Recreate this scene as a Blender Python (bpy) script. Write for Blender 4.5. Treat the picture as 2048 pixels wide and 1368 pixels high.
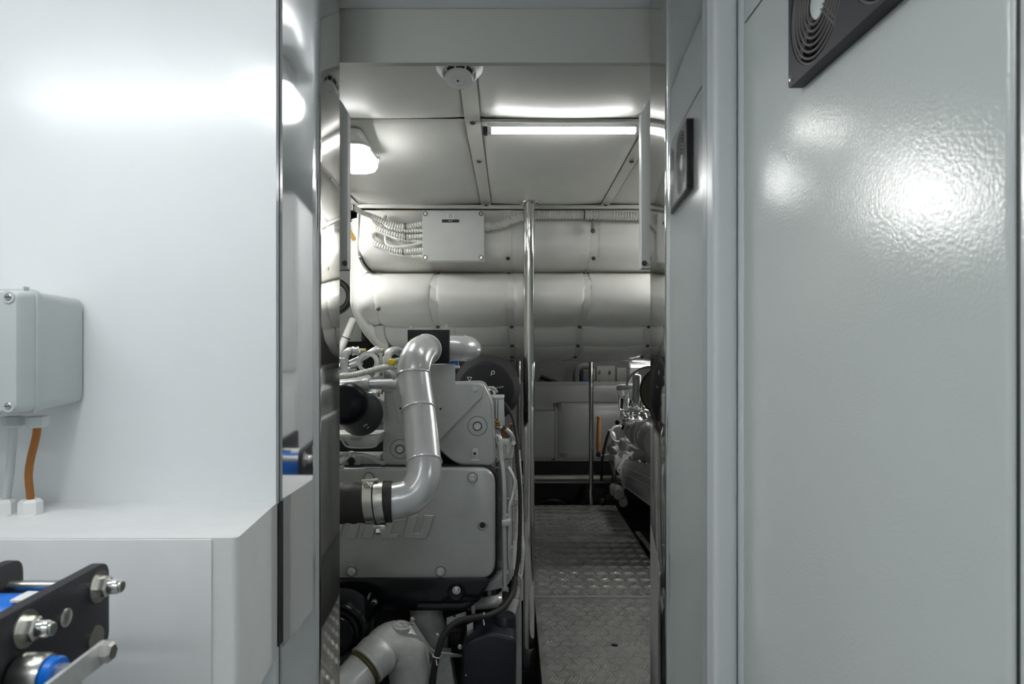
import bpy, bmesh, math, random
from mathutils import Vector, Matrix
random.seed(7)
for o in list(bpy.data.objects): bpy.data.objects.remove(o)
SC = bpy.context.scene; COL = SC.collection
PI = math.pi

# ------------------------------------------------------------------ camera, world, exposure
CAM_H = 1.30
cam_d = bpy.data.cameras.new('camera'); cam = bpy.data.objects.new('camera', cam_d); COL.objects.link(cam)
cam.location = (0, 0, CAM_H); cam.rotation_euler = (PI/2, 0, 0)
cam_d.sensor_width = 36; cam_d.lens = 24; cam_d.clip_start = .02
cam_d.dof.use_dof = True; cam_d.dof.focus_distance = 2.3; cam_d.dof.aperture_fstop = 7
SC.camera = cam
w = bpy.data.worlds.new('world'); SC.world = w; w.use_nodes = True
w.node_tree.nodes['Background'].inputs[0].default_value = (.8, .9, 1, 1)
w.node_tree.nodes['Background'].inputs[1].default_value = .02
vs = SC.view_settings
vs.view_transform = 'Standard'; vs.look = 'None'; vs.gamma = 1; vs.use_curve_mapping = False
vs.exposure = 2.5
E_TUBE, E_LAMP, E_VEST, E_PANEL, E_AFT = 5.5, 4.2, 6.0, 5.9, 13      # strengths of the lamps, some of them added for fill

F = 1365.333
def W(px, py, d): return Vector(((px-1024)/F*d, d, CAM_H-(py-684)/F*d))     # where a sight line meets depth d
def S(px, d): return px/F*d
def XZ(px, py, d): p = W(px, py, d); return (p.x, p.z)

# ------------------------------------------------------------------ materials
MATS = {}
def mat(name, col, rough=.5, metal=0, emit=None, bump=0, bscale=60, var=0, vscale=8, coat=0, alpha=None, spec=.5, trans=0, stretch=None, rvar=0):
    m = bpy.data.materials.new(name); m.use_nodes = True; nt = m.node_tree; b = nt.nodes['Principled BSDF']
    c = (*col, 1)
    b.inputs['Base Color'].default_value = c; b.inputs['Roughness'].default_value = rough; b.inputs['Metallic'].default_value = metal
    b.inputs['Specular IOR Level'].default_value = spec
    if coat: b.inputs['Coat Weight'].default_value = coat; b.inputs['Coat Roughness'].default_value = .12
    if trans: b.inputs['Transmission Weight'].default_value = trans
    if emit: b.inputs['Emission Color'].default_value = (*emit[0], 1); b.inputs['Emission Strength'].default_value = emit[1]
    if bump or var or rvar:
        tc = nt.nodes.new('ShaderNodeTexCoord'); src = tc.outputs['Object']
        if stretch:
            mp = nt.nodes.new('ShaderNodeMapping'); mp.inputs['Scale'].default_value = stretch
            nt.links.new(src, mp.inputs[0]); src = mp.outputs[0]
    if var or rvar:
        n = nt.nodes.new('ShaderNodeTexNoise'); n.inputs['Scale'].default_value = vscale; n.inputs['Detail'].default_value = 6; n.inputs['Roughness'].default_value = .65
        nt.links.new(src, n.inputs['Vector'])
    if var:
        r = nt.nodes.new('ShaderNodeMapRange'); r.inputs['From Min'].default_value = .3; r.inputs['From Max'].default_value = .7
        r.inputs['To Min'].default_value = 1-var; r.inputs['To Max'].default_value = 1+var*.4
        nt.links.new(n.outputs['Fac'], r.inputs['Value'])
        mx = nt.nodes.new('ShaderNodeMix'); mx.data_type = 'RGBA'; mx.blend_type = 'MULTIPLY'; mx.inputs[0].default_value = 1
        mx.inputs[6].default_value = c; nt.links.new(r.outputs[0], mx.inputs[7]); nt.links.new(mx.outputs[2], b.inputs['Base Color'])
    if rvar:
        r2 = nt.nodes.new('ShaderNodeMapRange'); r2.inputs['From Min'].default_value = .35; r2.inputs['From Max'].default_value = .7
        r2.inputs['To Min'].default_value = rough; r2.inputs['To Max'].default_value = rough+rvar
        nt.links.new(n.outputs['Fac'], r2.inputs['Value']); nt.links.new(r2.outputs[0], b.inputs['Roughness'])
    if bump:
        n2 = nt.nodes.new('ShaderNodeTexNoise'); n2.inputs['Scale'].default_value = bscale; n2.inputs['Detail'].default_value = 3
        nt.links.new(src, n2.inputs['Vector'])
        bp = nt.nodes.new('ShaderNodeBump'); bp.inputs['Strength'].default_value = bump; bp.inputs['Distance'].default_value = .002
        nt.links.new(n2.outputs['Fac'], bp.inputs['Height']); nt.links.new(bp.outputs[0], b.inputs['Normal'])
    MATS[name] = m; return m
mat('white_wall', (.78, .805, .815), .20, bump=.06, bscale=500)
mat('white_trunk', (.80, .81, .80), .5, var=.05, vscale=9, bump=.04, bscale=300)
mat('cabinet_paint', (.58, .62, .605), .19, bump=.20, bscale=210)
mat('jamb_paint', (.50, .51, .50), .4)
mat('grille_ring', (.12, .115, .11), .45)
mat('frame_paint', (.70, .73, .74), .3)
mat('mirror_steel', (.62, .62, .61), .025, 1, bump=.010, bscale=14, rvar=.05, vscale=5)
mat('satin_steel', (.60, .61, .58), .16, 1, bump=.02, bscale=9, rvar=.14, vscale=5)
mat('chrome', (.72, .72, .70), .06, 1, bump=.02, bscale=10)
mat('bolt_steel', (.62, .62, .58), .28, 1, var=.15, vscale=60)
mat('dark_steel', (.10, .10, .10), .35, .8)
mat('lagging', (.68, .68, .65), .34, bump=.05, bscale=700, var=.04, vscale=5)
mat('lagging_strap', (.66, .66, .62), .4, bump=.05, bscale=700)
mat('engine_grey', (.50, .51, .505), .33, .4, bump=.12, bscale=420, var=.10, vscale=12)
mat('engine_light', (.62, .63, .63), .36, .35, bump=.05, bscale=200, var=.1, vscale=20)
mat('pipe_paint', (.58, .59, .595), .26, .3, var=.08, vscale=14, coat=.3)
mat('cast_grey', (.62, .63, .62), .42, .35, bump=.3, bscale=300, var=.18, vscale=20)
mat('black_gloss', (.005, .006, .009), .2, coat=.1, spec=.35)
mat('filter_gloss', (.004, .005, .008), .3, spec=.16)
mat('black_paint', (.010, .010, .012), .5, bump=.1, bscale=200, spec=.3)
mat('navy_black', (.010, .012, .020), .4, bump=.12, bscale=250, var=.2, vscale=20)
mat('black_rubber', (.018, .017, .016), .6, bump=.3, bscale=120, var=.2, vscale=30)
mat('filter_black', (.016, .016, .018), .6, bump=.15, bscale=200, spec=.35)
mat('filter_media', (.12, .11, .085), .9, bump=.5, bscale=160)
mat('bracket_black', (.018, .018, .024), .5, bump=.2, bscale=300)
mat('conduit_grey', (.62, .62, .59), .5)
mat('conduit_white', (.78, .78, .74), .45)
mat('plastic_grey', (.52, .56, .555), .42, bump=.05, bscale=400)
mat('plastic_white', (.80, .81, .80), .35)
mat('box_grey', (.66, .67, .66), .4, var=.04, vscale=14)
mat('orange', (.33, .12, .012), .5, var=.15, vscale=40)
mat('yellow_tube', (.75, .50, .13), .45)
mat('brown_tube', (.42, .27, .08), .5)
mat('yellow', (.90, .68, .0), .4)
mat('amber', (.80, .36, .01), .45)
mat('blue', (.005, .17, .72), .3)
mat('wood', (.36, .165, .045), .5, var=.3, vscale=30, stretch=(6, 6, 1))
mat('rust', (.16, .085, .035), .7, var=.4, vscale=60)
mat('aluminium', (.37, .37, .352), .36, .65, var=.22, vscale=7, bump=.15, bscale=90, rvar=.12)
mat('glint_paint', (.85, .85, .82), .4)  # pale paint standing in for light caught on the seams
mat('highlight_bar', (.86, .86, .82), .22, .7, var=.2, vscale=9)  # paler than the plate, so the bars carry their highlights in colour
mat('brass_olive', (.30, .29, .12), .45, .3)
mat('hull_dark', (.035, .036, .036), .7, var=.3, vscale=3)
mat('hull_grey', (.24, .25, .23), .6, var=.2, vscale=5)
mat('hull_pale', (.50, .50, .45), .55, var=.15, vscale=6)
mat('genset_white', (.42, .43, .42), .3, var=.06, vscale=5)
mat('label_white', (.85, .85, .85), .5)
mat('ink', (.012, .012, .014), .5)
mat('pale_print', (.70, .74, .74), .5)
mat('soft_print', (.20, .21, .21), .6)
mat('deck_grey', (.38, .40, .40), .5, var=.1, vscale=6)
mat('olive_ring', (.10, .09, .03), .45, .3)
mat('shaded_vinyl', (.36, .37, .345), .55)  # lagging vinyl darkened, the header's shade put into its colour
mat('glow_fill', (.9, .9, .9), .4, emit=((1, 1, .98), 46))  # strong glow for the added engine room fill lights
mat('glow_tube', (.9, .9, .9), .4, emit=((1, 1, .98), E_TUBE))
mat('glow_lamp', (.9, .9, .9), .3, emit=((1, 1, .98), E_LAMP))
mat('glow_vest', (.9, .9, .9), .3, emit=((.97, .99, 1), E_VEST))
mat('glow_panel', (.9, .9, .9), .3, emit=((.97, .99, 1), E_PANEL))
mat('glow_aft', (.9, .9, .9), .3, emit=((1, 1, .98), E_AFT))
mat('glass_lens', (.92, .94, .94), .12, trans=.75)

# ------------------------------------------------------------------ geometry helpers
def basis(d):
    d = Vector(d).normalized(); a = Vector((0, 0, 1)) if abs(d.z) < .9 else Vector((1, 0, 0))
    u = d.cross(a).normalized(); return u, d.cross(u).normalized(), d
def spline(P, step=.012):
    P = [Vector(p) for p in P]
    if len(P) < 3: return P
    Q = [P[0]*2-P[1]] + P + [P[-1]*2-P[-2]]; out = []
    for i in range(1, len(Q)-2):
        a, b, c, d = Q[i-1:i+3]; n = max(2, int((c-b).length/step))
        for k in range(n):
            t = k/n
            out.append(.5*((2*b)+(c-a)*t+(2*a-5*b+4*c-d)*t*t+(3*b-a-3*c+d)*t*t*t))
    out.append(P[-1]); return out
def rpoly(P, n=5):
    """P: (x, y) or (x, y, r); rounds the corners that carry a radius"""
    out = []; L = len(P)
    for i in range(L):
        p = P[i]; c = Vector(p[:2])
        if len(p) < 3 or p[2] <= 0: out.append(tuple(c)); continue
        a = (Vector(P[i-1][:2])-c); b = (Vector(P[(i+1) % L][:2])-c); r = p[2]
        r = min(r, a.length*.49, b.length*.49); a.normalize(); b.normalize()
        s = c+a*r; e = c+b*r
        for k in range(n+1):
            t = k/n; out.append(tuple(s*(1-t)**2+c*2*t*(1-t)+e*t*t))
    return out
class G:
    def __init__(s): s.bm = bmesh.new()
    def box(s, a, b, bev=0, seg=2):
        t = bmesh.new(); bmesh.ops.create_cube(t, size=1)
        for v in t.verts: v.co = Vector([(a[i]+b[i])/2+v.co[i]*abs(b[i]-a[i]) for i in range(3)])
        if bev: bmesh.ops.bevel(t, geom=t.edges[:], offset=bev, segments=seg, profile=.5, affect='EDGES')
        return s.merge(t)
    def merge(s, t, M=None):
        mp = {}
        for v in t.verts: mp[v] = s.bm.verts.new(M @ v.co if M else v.co)
        for f in t.faces:
            try: s.bm.faces.new([mp[v] for v in f.verts])
            except ValueError: pass
        t.free(); return s
    def prism(s, P, a, b, axis='y', bev=0, seg=2, both=False):
        """polygon P extruded from a to b along an axis; bevels the rim at a"""
        f = {'y': lambda p, t: (p[0], t, p[1]), 'x': lambda p, t: (t, p[0], p[1]), 'z': lambda p, t: (p[0], p[1], t)}[axis]
        t = bmesh.new(); A = [t.verts.new(f(p, a)) for p in P]; B = [t.verts.new(f(p, b)) for p in P]
        fa = t.faces.new(A); fb = t.faces.new(B[::-1]); n = len(P)
        for i in range(n): t.faces.new([A[i], B[i], B[(i+1) % n], A[(i+1) % n]])
        bmesh.ops.recalc_face_normals(t, faces=t.faces[:])
        if bev:
            ed = list(fa.edges) + (list(fb.edges) if both else [])
            bmesh.ops.bevel(t, geom=ed, offset=bev, segments=seg, profile=.5, affect='EDGES', clamp_overlap=True)
        return s.merge(t)
    def holed(s, outer, holes, a, b, axis='y'):
        f = {'y': lambda p, t: (p[0], t, p[1]), 'x': lambda p, t: (t, p[0], p[1]), 'z': lambda p, t: (p[0], p[1], t)}[axis]
        t = bmesh.new(); ed = []
        for L in [outer]+holes:
            V = [t.verts.new(f(p, a)) for p in L]
            ed += [t.edges.new((V[i], V[(i+1) % len(V)])) for i in range(len(V))]
        bmesh.ops.triangle_fill(t, use_beauty=True, use_dissolve=False, edges=ed)
        d = Vector(f((0, 0), b))-Vector(f((0, 0), a))
        r = bmesh.ops.extrude_face_region(t, geom=t.faces[:])
        bmesh.ops.translate(t, vec=d, verts=[g for g in r['geom'] if isinstance(g, bmesh.types.BMVert)])
        # the starting faces stay as the other cap
        bmesh.ops.recalc_face_normals(t, faces=t.faces[:])
        return s.merge(t)
    def rings(s, C, R, n, cap=True, ref=None):
        """loft circles of radius R[i] at C[i] along the path"""
        prev = None; bm = s.bm; u = None; rr = []
        for i, c in enumerate(C):
            d = (C[min(i+1, len(C)-1)]-C[max(i-1, 0)])
            if d.length < 1e-9: d = Vector((0, 0, 1))
            d.normalize()
            if u is None: u = basis(d)[0]
            u = (u-d*u.dot(d))
            if u.length < 1e-6: u = basis(d)[0]
            u.normalize(); v = d.cross(u)
            rr.append([bm.verts.new(c+(u*math.cos(2*PI*k/n)+v*math.sin(2*PI*k/n))*R[i]) for k in range(n)])
        for a, b in zip(rr, rr[1:]):
            for k in range(n): bm.faces.new([a[k], a[(k+1) % n], b[(k+1) % n], b[k]])
        if cap: bm.faces.new(rr[0][::-1]); bm.faces.new(rr[-1])
        return s
    def tube(s, P, r, n=12, step=.012, smooth=True):
        C = spline(P, step) if smooth else [Vector(p) for p in P]
        if isinstance(r, (list, tuple)):
            m = len(C)-1; R = []
            for i in range(len(C)):
                t = i/m*(len(r)-1); k = min(int(t), len(r)-2); R.append(r[k]*(1-t+k)+r[k+1]*(t-k))
        else: R = [r]*len(C)
        return s.rings(C, R, n)
    def ribbed(s, P, r, pitch=.008, amp=.14, n=10):
        C = spline(P, .004); L = [0]
        for a, b in zip(C, C[1:]): L.append(L[-1]+(b-a).length)
        N = max(4, int(L[-1]/pitch)); out = []; R = []; j = 0
        for i in range(N*4+1):
            t = L[-1]*i/(N*4)
            while j < len(L)-2 and L[j+1] < t: j += 1
            q = (t-L[j])/max(1e-9, L[j+1]-L[j]); out.append(C[j].lerp(C[j+1], min(1, q)))
            R.append(r*(1 if i % 4 in (0, 1) else 1-amp))
        return s.rings(out, R, n)
    def lathe(s, prof, o, d, n=24, cap=True):
        """prof: list of (radius, distance along d)"""
        u, v, d = basis(d); o = Vector(o); rr = []
        for r, t in prof:
            r = max(r, 1e-4)
            rr.append([s.bm.verts.new(o+d*t+(u*math.cos(2*PI*k/n)+v*math.sin(2*PI*k/n))*r) for k in range(n)])
        for a, b in zip(rr, rr[1:]):
            for k in range(n): s.bm.faces.new([a[k], a[(k+1) % n], b[(k+1) % n], b[k]])
        if cap: s.bm.faces.new(rr[0][::-1]); s.bm.faces.new(rr[-1])
        return s
    def cyl(s, a, b, r, n=16, bev=0):
        a = Vector(a); d = Vector(b)-a; L = d.length
        pr = [(r, 0), (r, L)] if not bev else [(r-bev, 0), (r, bev), (r, L-bev), (r-bev, L)]
        return s.lathe(pr, a, d, n)
    def torus(s, c, d, R, r, n=24, m=8):
        u, v, d = basis(d); c = Vector(c); rr = []
        for i in range(n):
            e = u*math.cos(2*PI*i/n)+v*math.sin(2*PI*i/n)
            rr.append([s.bm.verts.new(c+e*(R+r*math.cos(2*PI*k/m))+d*(r*math.sin(2*PI*k/m))) for k in range(m)])
        for i in range(n):
            a = rr[i]; b = rr[(i+1) % n]
            for k in range(m): s.bm.faces.new([a[k], b[k], b[(k+1) % m], a[(k+1) % m]])
        return s
    def ring(s, c, d, r0, r1, h, n=28):
        """flat washer from inner r0 to outer r1, thickness h along d"""
        u, v, d = basis(d); c = Vector(c); L = []
        for r, t in ((r0, 0), (r1, 0), (r1, h), (r0, h)):
            L.append([s.bm.verts.new(c+d*t+(u*math.cos(2*PI*k/n)+v*math.sin(2*PI*k/n))*r) for k in range(n)])
        for i in range(4):
            a, b = L[i], L[(i+1) % 4]
            for k in range(n): s.bm.faces.new([a[k], a[(k+1) % n], b[(k+1) % n], b[k]])
        return s
    def ball(s, c, r, n=14, sc=(1, 1, 1)):
        t = bmesh.new(); bmesh.ops.create_uvsphere(t, u_segments=n, v_segments=n//2+2, radius=r)
        for v in t.verts: v.co = Vector(c)+Vector([v.co[i]*sc[i] for i in range(3)])
        return s.merge(t)
    def grid(s, fn, nu, nv):
        V = [[s.bm.verts.new(fn(i/nu, j/nv)) for j in range(nv+1)] for i in range(nu+1)]
        for i in range(nu):
            for j in range(nv): s.bm.faces.new([V[i][j], V[i+1][j], V[i+1][j+1], V[i][j+1]])
        return s
    def hexbolt(s, c, d, r, h, wash=1.25):
        d = Vector(d).normalized(); c = Vector(c)
        s.lathe([(r*wash, 0), (r*wash, h*.25)], c, d, 18)
        s.lathe([(r, h*.25), (r, h*.9), (r*.86, h)], c, d, 6)
        return s
    def turn(s, M):
        bmesh.ops.transform(s.bm, matrix=M, verts=s.bm.verts[:]); return s
    def done(s, name, m, parent=None, ang=35):
        bmesh.ops.recalc_face_normals(s.bm, faces=s.bm.faces[:])
        me = bpy.data.meshes.new(name); org = Vector((0, 0, 0))
        if parent is None:
            xs = [v.co for v in s.bm.verts]
            org = Vector([(min(c[i] for c in xs)+max(c[i] for c in xs))/2 for i in range(3)]); org.z = min(c.z for c in xs)
        else: org = root_loc(parent)
        for v in s.bm.verts: v.co -= org
        s.bm.to_mesh(me); s.bm.free()
        for p in me.polygons: p.use_smooth = True
        me.set_sharp_from_angle(angle=math.radians(ang))
        me.materials.append(MATS[m])
        o = bpy.data.objects.new(name, me); COL.objects.link(o)
        if parent is None: o.location = org
        else: o.parent = parent
        return o
def root_loc(p):
    v = Vector((0, 0, 0))
    while p: v += p.location; p = p.parent
    return v
def tag(o, label, cat, group=None):
    o['label'] = label; o['category'] = cat
    if group: o['group'] = group
    return o
def thing(name, label, cat, loc, group=None):
    o = bpy.data.objects.new(name, None); COL.objects.link(o); o.location = loc; o.empty_display_size = .05
    return tag(o, label, cat, group)
def struct(o): o['kind'] = 'structure'; return o
def text(name, s, size, M, m, parent, ext=.0004, shear=0):
    cu = bpy.data.curves.new(name, 'FONT'); cu.body = s; cu.size = size; cu.align_x = 'CENTER'; cu.align_y = 'CENTER'; cu.extrude = ext; cu.shear = shear
    t = bpy.data.objects.new('t', cu); COL.objects.link(t); dg = bpy.context.evaluated_depsgraph_get()
    me = bpy.data.meshes.new_from_object(t.evaluated_get(dg)); bpy.data.objects.remove(t); bpy.data.curves.remove(cu)
    me.transform(Matrix.Translation(-root_loc(parent)) @ M); me.materials.clear(); me.materials.append(MATS[m]); me.name = name
    o = bpy.data.objects.new(name, me); COL.objects.link(o); o.parent = parent; return o
def facing(p, rz=0): return Matrix.Translation(p) @ Matrix.Rotation(rz, 4, 'Z') @ Matrix.Rotation(PI/2, 4, 'X')
def copy_tree(o, dloc, label=None, parent=None):
    c = o.copy(); COL.objects.link(c); c.parent = parent
    if parent is None: c.location = o.location+Vector(dloc)
    if label: c['label'] = label
    for ch in list(o.children): copy_tree(ch, (0, 0, 0), None, c)
    return c
def pad(c00, c10, c11, c01, puff, nrm, nu=14, nv=14, e=.5):
    """a stuffed quilt panel between four corners, bulging along nrm"""
    c00, c10, c11, c01, nrm = map(Vector, (c00, c10, c11, c01, nrm))
    def fn(u, v):
        u = (1-math.cos(PI*u))/2; v = (1-math.cos(PI*v))/2
        p = (c00*(1-u)+c10*u)*(1-v)+(c01*(1-u)+c11*u)*v
        b = max(0, (4*u*(1-u)))**e*max(0, (4*v*(1-v)))**e
        return p+nrm*(puff*b)
    return fn

# ================================================================== the setting: lobby in front of the door
struct(G().box((-1.95, 1.36, 0), (-.470, 1.376, 2.08)).done('wall_left', 'white_wall'))
struct(G().box((-1.97, -1.5, 0), (-1.95, 1.376, 2.1)).done('wall_side', 'white_wall'))
struct(G().box((-1.95, -1.5, 0), (1.2, -1.48, 2.1)).done('wall_back', 'white_wall'))
struct(G().box((-1.95, -1.48, 2.08), (1.2, 1.385, 2.1)).done('ceiling', 'white_wall'))
struct(G().box((-1.95, -1.48, -.02), (1.2, 1.56, 0)).done('floor', 'deck_grey'))
# polished door surround: front flange, rounded arris, reveal
def jamb(name, x_out, x_in, x_back, yb, r):
    sg = 1 if x_in > x_out else -1; t = .008*sg
    P = [(x_out, 1.38), (x_in, 1.38, r), (x_back, yb, .002), (x_in-t*1.5, yb), (x_in-t*1.5, 1.39), (x_out, 1.39)]
    return G().prism(rpoly(P, 8), 0, 2.16, 'z')
jl = struct(jamb('trim_1', -.52, -.391, -.3712, 1.473, .012).done('trim_1', 'mirror_steel', ang=50))
jr = struct(jamb('trim_2', .44, .311, .3069, 1.517, .010).done('trim_2', 'mirror_steel', ang=50))
g = G().box((-.399, 1.38, 2.06), (.319, 1.554, 2.075))
struct(g.done('trim_3', 'frame_paint'))
struct(G().box((-.60, 1.381, 2.075), (1.2, 1.39, 2.16)).done('trim_4', 'frame_paint'))
# bulkhead between lobby and engine room (engine-room lining), and the deep header over the door
struct(G().box((-1.7, 1.475, -.35), (-.404, 1.575, 2.16)).done('wall_bulkhead_left', 'hull_pale'))
struct(G().box((.324, 1.52, -.35), (2.3, 1.57, 2.16)).done('wall_bulkhead_right', 'hull_grey'))
struct(G().box((-.40, 1.556, 1.937), (.32, 1.576, 2.16)).done('wall_header', 'shaded_vinyl'))
struct(G().box((-.40, 1.38, -.02), (.32, 1.60, .0)).done('trim_5', 'satin_steel'))
# engine room shell
struct(G().box((-1.72, 1.575, -.35), (-1.7, 8.2, 2.16)).done('wall_hull_left', 'hull_grey'))
struct(G().box((2.3, 1.56, -.35), (2.32, 8.2, 2.16)).done('wall_hull_right', 'hull_grey'))
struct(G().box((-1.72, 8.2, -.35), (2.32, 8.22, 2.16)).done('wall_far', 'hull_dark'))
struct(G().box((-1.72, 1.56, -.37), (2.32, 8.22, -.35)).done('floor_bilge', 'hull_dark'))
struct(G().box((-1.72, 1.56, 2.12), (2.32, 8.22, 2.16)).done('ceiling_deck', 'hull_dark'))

# ---- quilted headlining of the engine room, each pad its own piece
def zc(y): return 1.952-.03*(y-1.6) if y > 2.03 else 1.939+.22*(2.03-y)      # flat over the engines, rising to the door
hl = struct(G().box((-1.7, 1.578, 2.085), (2.3, 3.09, 2.12)).done('ceiling_headlining', 'lagging'))
cols = [(-1.3, -.74), (-.70, -.136), (-.098, .408), (.440, 1.05), (1.09, 1.8)]; rows = [(1.58, 2.022), (2.034, 3.12)]
for x0, x1 in cols:
    for y0, y1 in rows:
        z0, z1 = zc(y0)+.026, zc(y1)+.026
        G().grid(pad((x0, y0, z0), (x1, y0, z0), (x1, y1, z1), (x0, y1, z1), .034, (0, 0, -1)), 22, 22).done('pad', 'lagging', hl, 60)
        # rolled far edge of the pad
for xa, xb in zip(cols, cols[1:]):
    x0, x1 = xa[1], xb[0]
    g = G(); n = 2
    for k in range(n):
        ya, yb = ((1.585, 2.03), (2.03, 3.125))[k]
        g.grid(lambda u, v: Vector((x0-.004+(x1-x0+.008)*u, ya+(yb-ya)*v, zc(ya+(yb-ya)*v)+.016)), 1, 1)
    g.done('strap', 'lagging_strap', hl)
    for y in (2.03, 2.42, 3.09):
        p = Vector(((x0+x1)/2, y, zc(y)+.013))
        G().lathe([(.0085, 0), (.0085, .003), (.005, .005), (.004, .003)], p, (0, 0, -1), 14).done('stud', 'dark_steel', hl)
G().tube([(-1.3, 3.11, 1.925), (0, 3.112, 1.916), (1.8, 3.11, 1.92)], .010, 8, .1).done('edge_roll', 'lagging', hl)

# ---- plates bolted behind the door surround on both sides
for nm, x0, x1, lab in (('a', -.405, -.3795, 'thin grey painted plate with chamfered top behind left steel door jamb'),
                        ('b', .299, .325, 'thin grey painted plate with chamfered top behind right steel door jamb')):
    sg = 1 if x0 < 0 else -1; xi = x1 if x0 < 0 else x0; xo = x0 if x0 < 0 else x1
    t = thing('cover_plate', lab, 'plate', ((x0+x1)/2, 1.6, 1.47))
    P = [(xo, 1.47), (xi, 1.47), (xi, 1.83), (xo+sg*.008, 1.86), (xo, 1.86)]
    G().prism(P, 1.578, 1.606, 'y', .002).done('plate', 'jamb_paint', t)
    G().hexbolt((xi-sg*.007, 1.578, 1.482), (0, -1, 0), .005, .006).done('bolt', 'dark_steel', t)

# ================================================================== lobby, left: trunking, junction box, cables
t = thing('cable_trunking', 'large white sheet metal trunking box standing out from left wall', 'trunking', (-1.1, 1.24, .68))
P = [(-1.9, 1.36), (-1.9, 1.115), (-.448, 1.115, .012), (-.468, 1.36)]
g = G().prism(rpoly(P, 5), .0, .980, 'z')
for v in g.bm.verts:
    if v.co.z < .5: v.co.z = .676-(1.36-v.co.y)*.0
g.done('body', 'white_trunk', t, 30)
G().box((-1.9, 1.1115, .678), (-.4895, 1.1155, .978), .0012).done('cover', 'white_trunk', t)
G().box((-.4695, 1.366, .69), (-.4668, 1.3795, .976)).done('gap_shade_strip', 'ink', t)  # black strip painting in the dark gap between trunking and steel
# grey junction box on the wall
t = thing('junction_box', 'grey plastic junction box with recessed corner screws on white wall', 'junction box', (-1.0, 1.36, 1.18))
X1 = -.851
def rbox(x0, x1, z0, z1, r): return rpoly([(x0, z0, r), (x1, z0, r), (x1, z1, r), (x0, z1, r)], 5)
G().prism(rbox(-1.16, X1-.006, 1.187, 1.378, .014), 1.352, 1.36).done('gasket', 'ink', t)
g = G(); n = 30
Lp = [(rbox(-1.16, X1, 1.180, 1.386, .018), 1.352), (rbox(-1.168, X1+.006, 1.176, 1.391, .016), 1.225), (rbox(-1.17, X1+.009, 1.174, 1.394, .015), 1.222), (rbox(-1.17, X1+.009, 1.174, 1.394, .015), 1.212)]
def loft(g, L):
    V = [[g.bm.verts.new((p[0], y, p[1])) for p in P] for P, y in L]; m = len(V[0])
    for a, b in zip(V, V[1:]):
        for k in range(m): g.bm.faces.new([a[k], a[(k+1) % m], b[(k+1) % m], b[k]])
    g.bm.faces.new(V[0]); g.bm.faces.new(V[-1][::-1]); return g
loft(g, Lp).done('body', 'plastic_grey', t)
lid = loft(G(), [(rbox(-1.167, X1+.006, 1.176, 1.391, .014), 1.213), (rbox(-1.166, X1+.004, 1.178, 1.389, .014), 1.178), (rbox(-1.162, X1, 1.182, 1.385, .012), 1.172), (rbox(-1.13, X1-.030, 1.2, 1.367, .01), 1.171), (rbox(-1.13, X1-.030, 1.2, 1.367, .01), 1.168)]).done('lid', 'plastic_grey', t)
for z in (1.377, 1.190):
    for x in (-.864, -1.153):
        G().ring((x, 1.1725, z), (0, -1, 0), .0065, .0105, .0025).done('screw_well', 'plastic_grey', t)
        s_ = G().lathe([(.0062, 0), (.0062, .002), (.005, .003)], (x, 1.172, z), (0, -1, 0), 14).done('screw', 'bolt_steel', t)
        G().box((x-.005, 1.1683, z-.0008), (x+.005, 1.1692, z+.0008)).done('slot', 'ink', t)
G().box((-.858, 1.2, 1.390), (-.862, 1.215, 1.398), .001).done('hinge_clip', 'plastic_grey', t)
def gland(g, p, d, r, L): 
    g.lathe([(r, 0), (r, L*.35), (r*1.0, L*.36), (r*.98, L*.8), (r*.7, L)], p, d, 6); return g
def cable(name, lab, cat, pts, r, m, gm1, gm2):
    t = thing(name, lab, cat, pts[-1])
    G().tube(pts, r, 12).done('sheath', m, t)
    gland(G(), Vector(pts[0])+Vector((0, 0, .012)), (0, 0, -1), .0185, .02).done('upper_gland', gm1, t)
    e = Vector(pts[-1])
    g = G(); g.lathe([(.0205, 0), (.0205, .009), (.0195, .010)], e-Vector((0, 0, .030)), (0, 0, 1), 8); gland(g, e-Vector((0, 0, .020)), (0, 0, 1), .020, .026); g.done('lower_gland', gm2, t)
cable('power_cable', 'orange cable running from grey junction box down to white trunking', 'cable',
      [W(74, 846, 1.25), W(73, 870, 1.25), W(62, 915, 1.255), W(57, 950, 1.26), W(60, 985, 1.265), W(61, 1004, 1.268)], .0066, 'orange', 'plastic_grey', 'plastic_white')
cable('control_cable', 'grey cable beside the orange one, entering white trunking at frame edge', 'cable',
      [W(26, 846, 1.25), W(26, 870, 1.25), W(20, 940, 1.26), W(14, 985, 1.268), W(11, 1004, 1.27)], .0072, 'plastic_grey', 'plastic_grey', 'plastic_white')

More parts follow.
